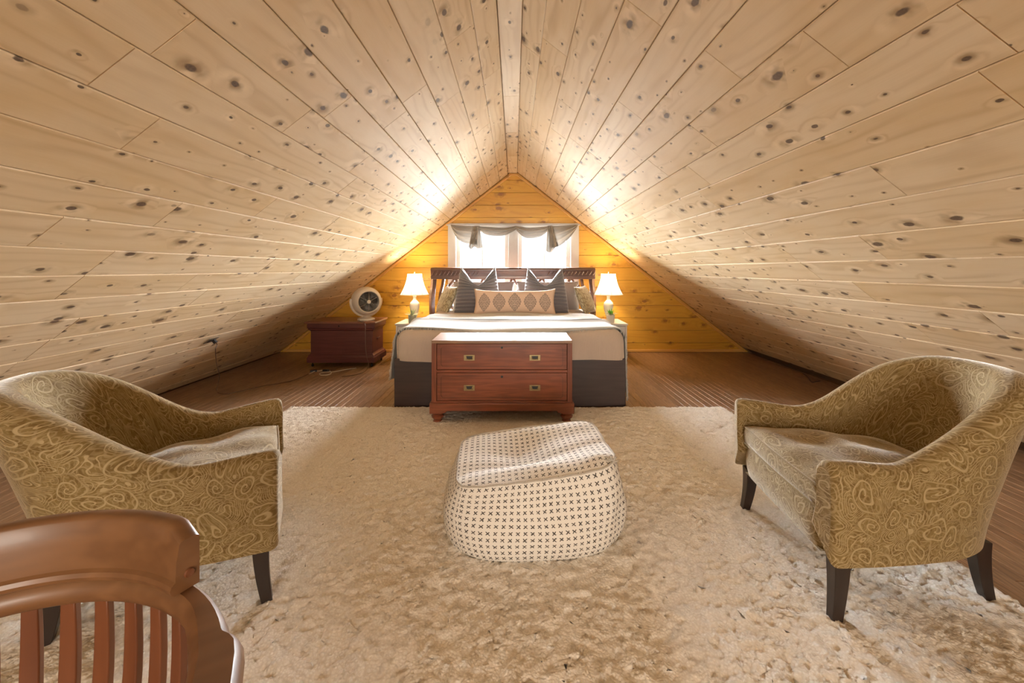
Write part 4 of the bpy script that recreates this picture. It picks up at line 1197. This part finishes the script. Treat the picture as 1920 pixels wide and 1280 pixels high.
armchair('olive paisley velvet barrel armchair facing the pouf, across the rug from the slat chair', (1.055 + .345 * cos(R(5.2)), 1.650 - .345 * sin(R(5.2)), FZ), R(174.8))

# ------------------------------------------------------------------ wooden captain's chair in front
wc = thing('wooden_chair', 'cherry wood captain chair with curved slatted back standing close in front', 'chair', (-.522, .288, FZ), R(29))
RB = .254
def pol(r_, a, z): return Vector((r_ * sin(a), r_ * cos(a), z - FZ))
# arm bow: half ring running forward into paddle arms
path = []
for k in range(41):
    a = R(-78 + 156 * k / 40); path.append((RB * sin(a), RB * cos(a), a, 0.0))
sx_, cx_ = sin(R(78)), cos(R(78))
fw_ = [(.004, .1), (.012, .5), (.022, .85), (.04, 1.), (.10, 1.), (.16, 1.), (.22, 1.), (.25, .9), (.275, .55), (.288, .15)]
pathR = [(RB * sx_ + .004 * f - .02 * (d / .288) * 0, RB * cx_ - d, None, f) for d, f in fw_]
full = [(-x, y, a, f) for x, y, a, f in pathR[::-1]] + path + pathR
bw = MB(); vs = []; 
for i, (x, y, a, f) in enumerate(full):
    p0 = full[max(0, i - 1)]; p1 = full[min(len(full) - 1, i + 1)]
    d = Vector((p1[0] - p0[0], p1[1] - p0[1], 0)).normalized(); nrm = Vector((d.y, -d.x, 0))
    if nrm.dot(Vector((x, y, 0))) < 0 and i not in (0,): nrm = -nrm
    wi, wo = .0135, .0125 + .012 * f
    if a is not None:
        wi += .006 * sstep(R(60), R(78), abs(a))
    else: wi += .006
    if i in (0, len(full) - 1): wi *= .55; wo *= .5
    zt, zb = .752 - FZ, .722 - FZ
    c = Vector((x, y, 0))
    sec = [(-wi, zb + .004), (-wi - .003, (zb + zt) / 2), (-wi + .001, zt - .005), (-wi + .006, zt), (wo - .006, zt), (wo - .001, zt - .005), (wo + .003, (zb + zt) / 2), (wo, zb + .004), (wo - .005, zb), (-wi + .005, zb)]
    vs += [c + nrm * o_ + Vector((0, 0, z)) for o_, z in sec]
nn = 10; L_ = len(full)
fs = [(i * nn + j, i * nn + (j + 1) % nn, (i + 1) * nn + (j + 1) % nn, (i + 1) * nn + j) for i in range(L_ - 1) for j in range(nn)]
fs.append(tuple(range(nn))[::-1]); fs.append(tuple((L_ - 1) * nn + j for j in range(nn)))
bw.add(vs, fs).build('arm_bow', CHERRY, wc, angle=45)
# crest
cr_ = MB(); vs = []; K = 44
sec = [(-.013, .7525), (-.0165, .755), (-.018, .760), (-.0165, .765), (-.0125, .768), (-.0125, .771), (-.0115, .800), (-.0085, .826), (-.0065, .829), (-.003, .831), (.008, .831), (.0115, .829), (.0135, .826), (.0135, .7525)]
for k in range(K + 1):
    a = R(-56 + 112 * k / K); e_ = abs(2 * k / K - 1)
    drop = .016 * sstep(.86, 1.0, e_) ** 2
    for o_, z in sec:
        zz = z if z < .775 else .775 + (z - .775) * (1 - drop / .057)
        vs.append(pol(RB + o_, a, zz))
nn = len(sec)
fs = [(i * nn + j, i * nn + (j + 1) % nn, (i + 1) * nn + (j + 1) % nn, (i + 1) * nn + j) for i in range(K) for j in range(nn)]
fs.append(tuple(range(nn))[::-1]); fs.append(tuple(K * nn + j for j in range(nn)))
co = cr_.add(vs, fs).build('crest_rail', CHERRY, wc, angle=30)
for s in (-1, 1):
    MB().lathe([(.0001, 0), (.006, 0), (.005, .002), (.0001, .0025)], 12, mat=Matrix.Translation(pol(RB + .002, s * R(56.1), .772)) @ Matrix.Rotation(-s * R(56), 4, 'Z') @ Matrix.Rotation(s * R(90), 4, 'Y')).build('plug', CHERRYZ, co)
for k in range(19):
    a = R(-80 + 8.8 * k)
    sl = MB()
    def fn(u, v, a=a):
        z = .462 + (.724 - .462) * u
        r_ = .222 + (RB - .222) * (u ** .8) + .010 * sin(pi * u)
        q = [(-.0082, -.0048), (.0082, -.0048), (.0082, .0048), (-.0082, .0048)][int(round(v * 4)) % 4]
        da = q[0] * (1 + .25 * sin(pi * u)) / r_
        return pol(r_ + q[1], a + da, z)
    sl.grid(fn, 9, 4, cv=True)
    sl.f.append((0, 1, 2, 3)); sl.f.append((35, 34, 33, 32))
    sl.build('slat', CHERRYZ, wc, bevel=.0015)
def seat_r(q): return .245 + .012 * cos(2 * q)
se = MB(); ls = [(.90, .425), (.97, .428), (1.0, .440), (1.0, .452), (.975, .461), (.90, .463), (.6, .452), (.3, .447), (.02, .446)]
se.grid(lambda a, b: (lambda q, l: (l[0] * seat_r(q) * sin(q), l[0] * seat_r(q) * cos(q) - .02, l[1] - FZ))(a * 2 * pi, ls[int(round(b * 8))]), 40, 9, cu=True)
se.f.append(tuple(i * 9 for i in range(40)))
se.build('seat', CHERRY, wc, angle=50)
for sx in (-1, 1):
    for sy, yb in ((-1, -.17), (1, .12)):
        prof_ = lambda t: .013 + .007 * sin(pi * min(1, t * 1.15)) ** 2 + (.003 if .16 < t < .22 else 0)
        MB().tube([(sx * (.15 + .055 * (1 - k / 16)), yb + sy * .05 * (1 - k / 16), (.430 - FZ) * k / 16) for k in range(17)], prof_, 12).build('leg', CHERRYZ, wc)
    MB().tube([(sx * .187, -.205, .15), (sx * .187, .155, .15)], lambda t: .008 + .004 * sin(pi * t), 10).build('stretcher', CHERRYZ, wc)
    MB().tube([(sx * .255, -.13, .725 - FZ), (sx * .245, -.135, .60), (sx * .215, -.13, .452 - FZ)], .012, 10, 5).build('arm_support', CHERRYZ, wc)
MB().tube([(-.187, -.02, .15), (.187, -.02, .15)], lambda t: .008 + .004 * sin(pi * t), 10).build('stretcher', CHERRYZ, wc)

# ------------------------------------------------------------------ outlet and cords
ol = thing('wall_outlet', 'bronze outlet plate set in the sloping boards with a plug in it', 'outlet', (0, 0, 0))
X0, Y0 = slope_pt(396, 637)
xa = Vector((-CA, 0, -SA)); ya = Vector((0, 1, 0)); za = xa.cross(ya)
ol.location = Vector((X0, Y0, ZR - TAN * abs(X0)))
def local_plate(name, a, b, mat, bev):
    o = MB().box(a, b).build(name, mat, ol, bevel=bev)
    o.matrix_local = Matrix(((xa[0], ya[0], za[0], 0), (xa[1], ya[1], za[1], 0), (xa[2], ya[2], za[2], 0), (0, 0, 0, 1))); return o
local_plate('plate', (-.035, -.058, .001), (.035, .058, .006), PLATE, .002)
local_plate('socket', (-.017, -.036, .0062), (.017, -.008, .008), PLUGB, .001)
local_plate('socket', (-.017, .008, .0062), (.017, .036, .008), PLUGB, .001)
local_plate('plug', (-.012, .010, .0082), (.012, .034, .038), PLUGB, .003)
P0 = ol.location + za * .038 + ya * .022
cpts = [P0, P0 + za * .03 + Vector((0, 0, -.01)), P0 + Vector((.05, .03, -.10)), P0 + Vector((-.01, .10, -.22)), P0 + Vector((-.06, .20, -.36))]
def flp(px, py, z=.006):
    Y = F_PX * (H - z) / (py - 505); return Vector(((px - 964) * Y / F_PX, Y, z))
fpts = [flp(406, 731), flp(412, 737), flp(428, 738), flp(455, 732), flp(490, 724), flp(520, 719), flp(545, 714), flp(560, 709), flp(578, 701)]
pc = MB().tube([P0, P0 + za * .02, flp(404, 655, .50), flp(406, 680, .33), flp(411, 705, .16)] + [p for p in fpts], .0034, 6, 8)
pco = pc.build('power_cord', CORDB)
tag(pco, 'thin brown cord dropping from the outlet and running across the floor to the trunk', 'cord')
xc_ = thing('extension_cord', 'white extension cord coiled with black plugs on the floor before the trunk', 'cord', (0, 0, 0))
xc_.location = flp(600, 698, 0)
lc = lambda px, py, z=.006: flp(px, py, z) - xc_.location
MB().tube([lc(580, 701), lc(590, 696, .012), lc(600, 695), lc(610, 693), lc(621, 697), lc(617, 702), lc(602, 703), lc(600, 700), lc(612, 697), lc(625, 697), lc(646, 693), lc(668, 690)], .0036, 6, 6).build('cord', CORDW, xc_)
for px, py, a in ((588, 697, 20), (611, 696, -10)):
    o = MB().box((-.035, -.014, 0), (.035, .014, .022)).build('plug', PLUGB, xc_, bevel=.004); o.location = lc(px, py, .004); o.rotation_euler = (0, 0, R(a))
cb_ = MB().tube([flp(1505, 700), flp(1514, 706), flp(1522, 716), flp(1530, 715, .010), flp(1538, 714)], .0038, 6, 6).build('loose_cable', PLUGB)
tag(cb_, 'short black cable end lying on the floor where the sloping boards meet it', 'cable')
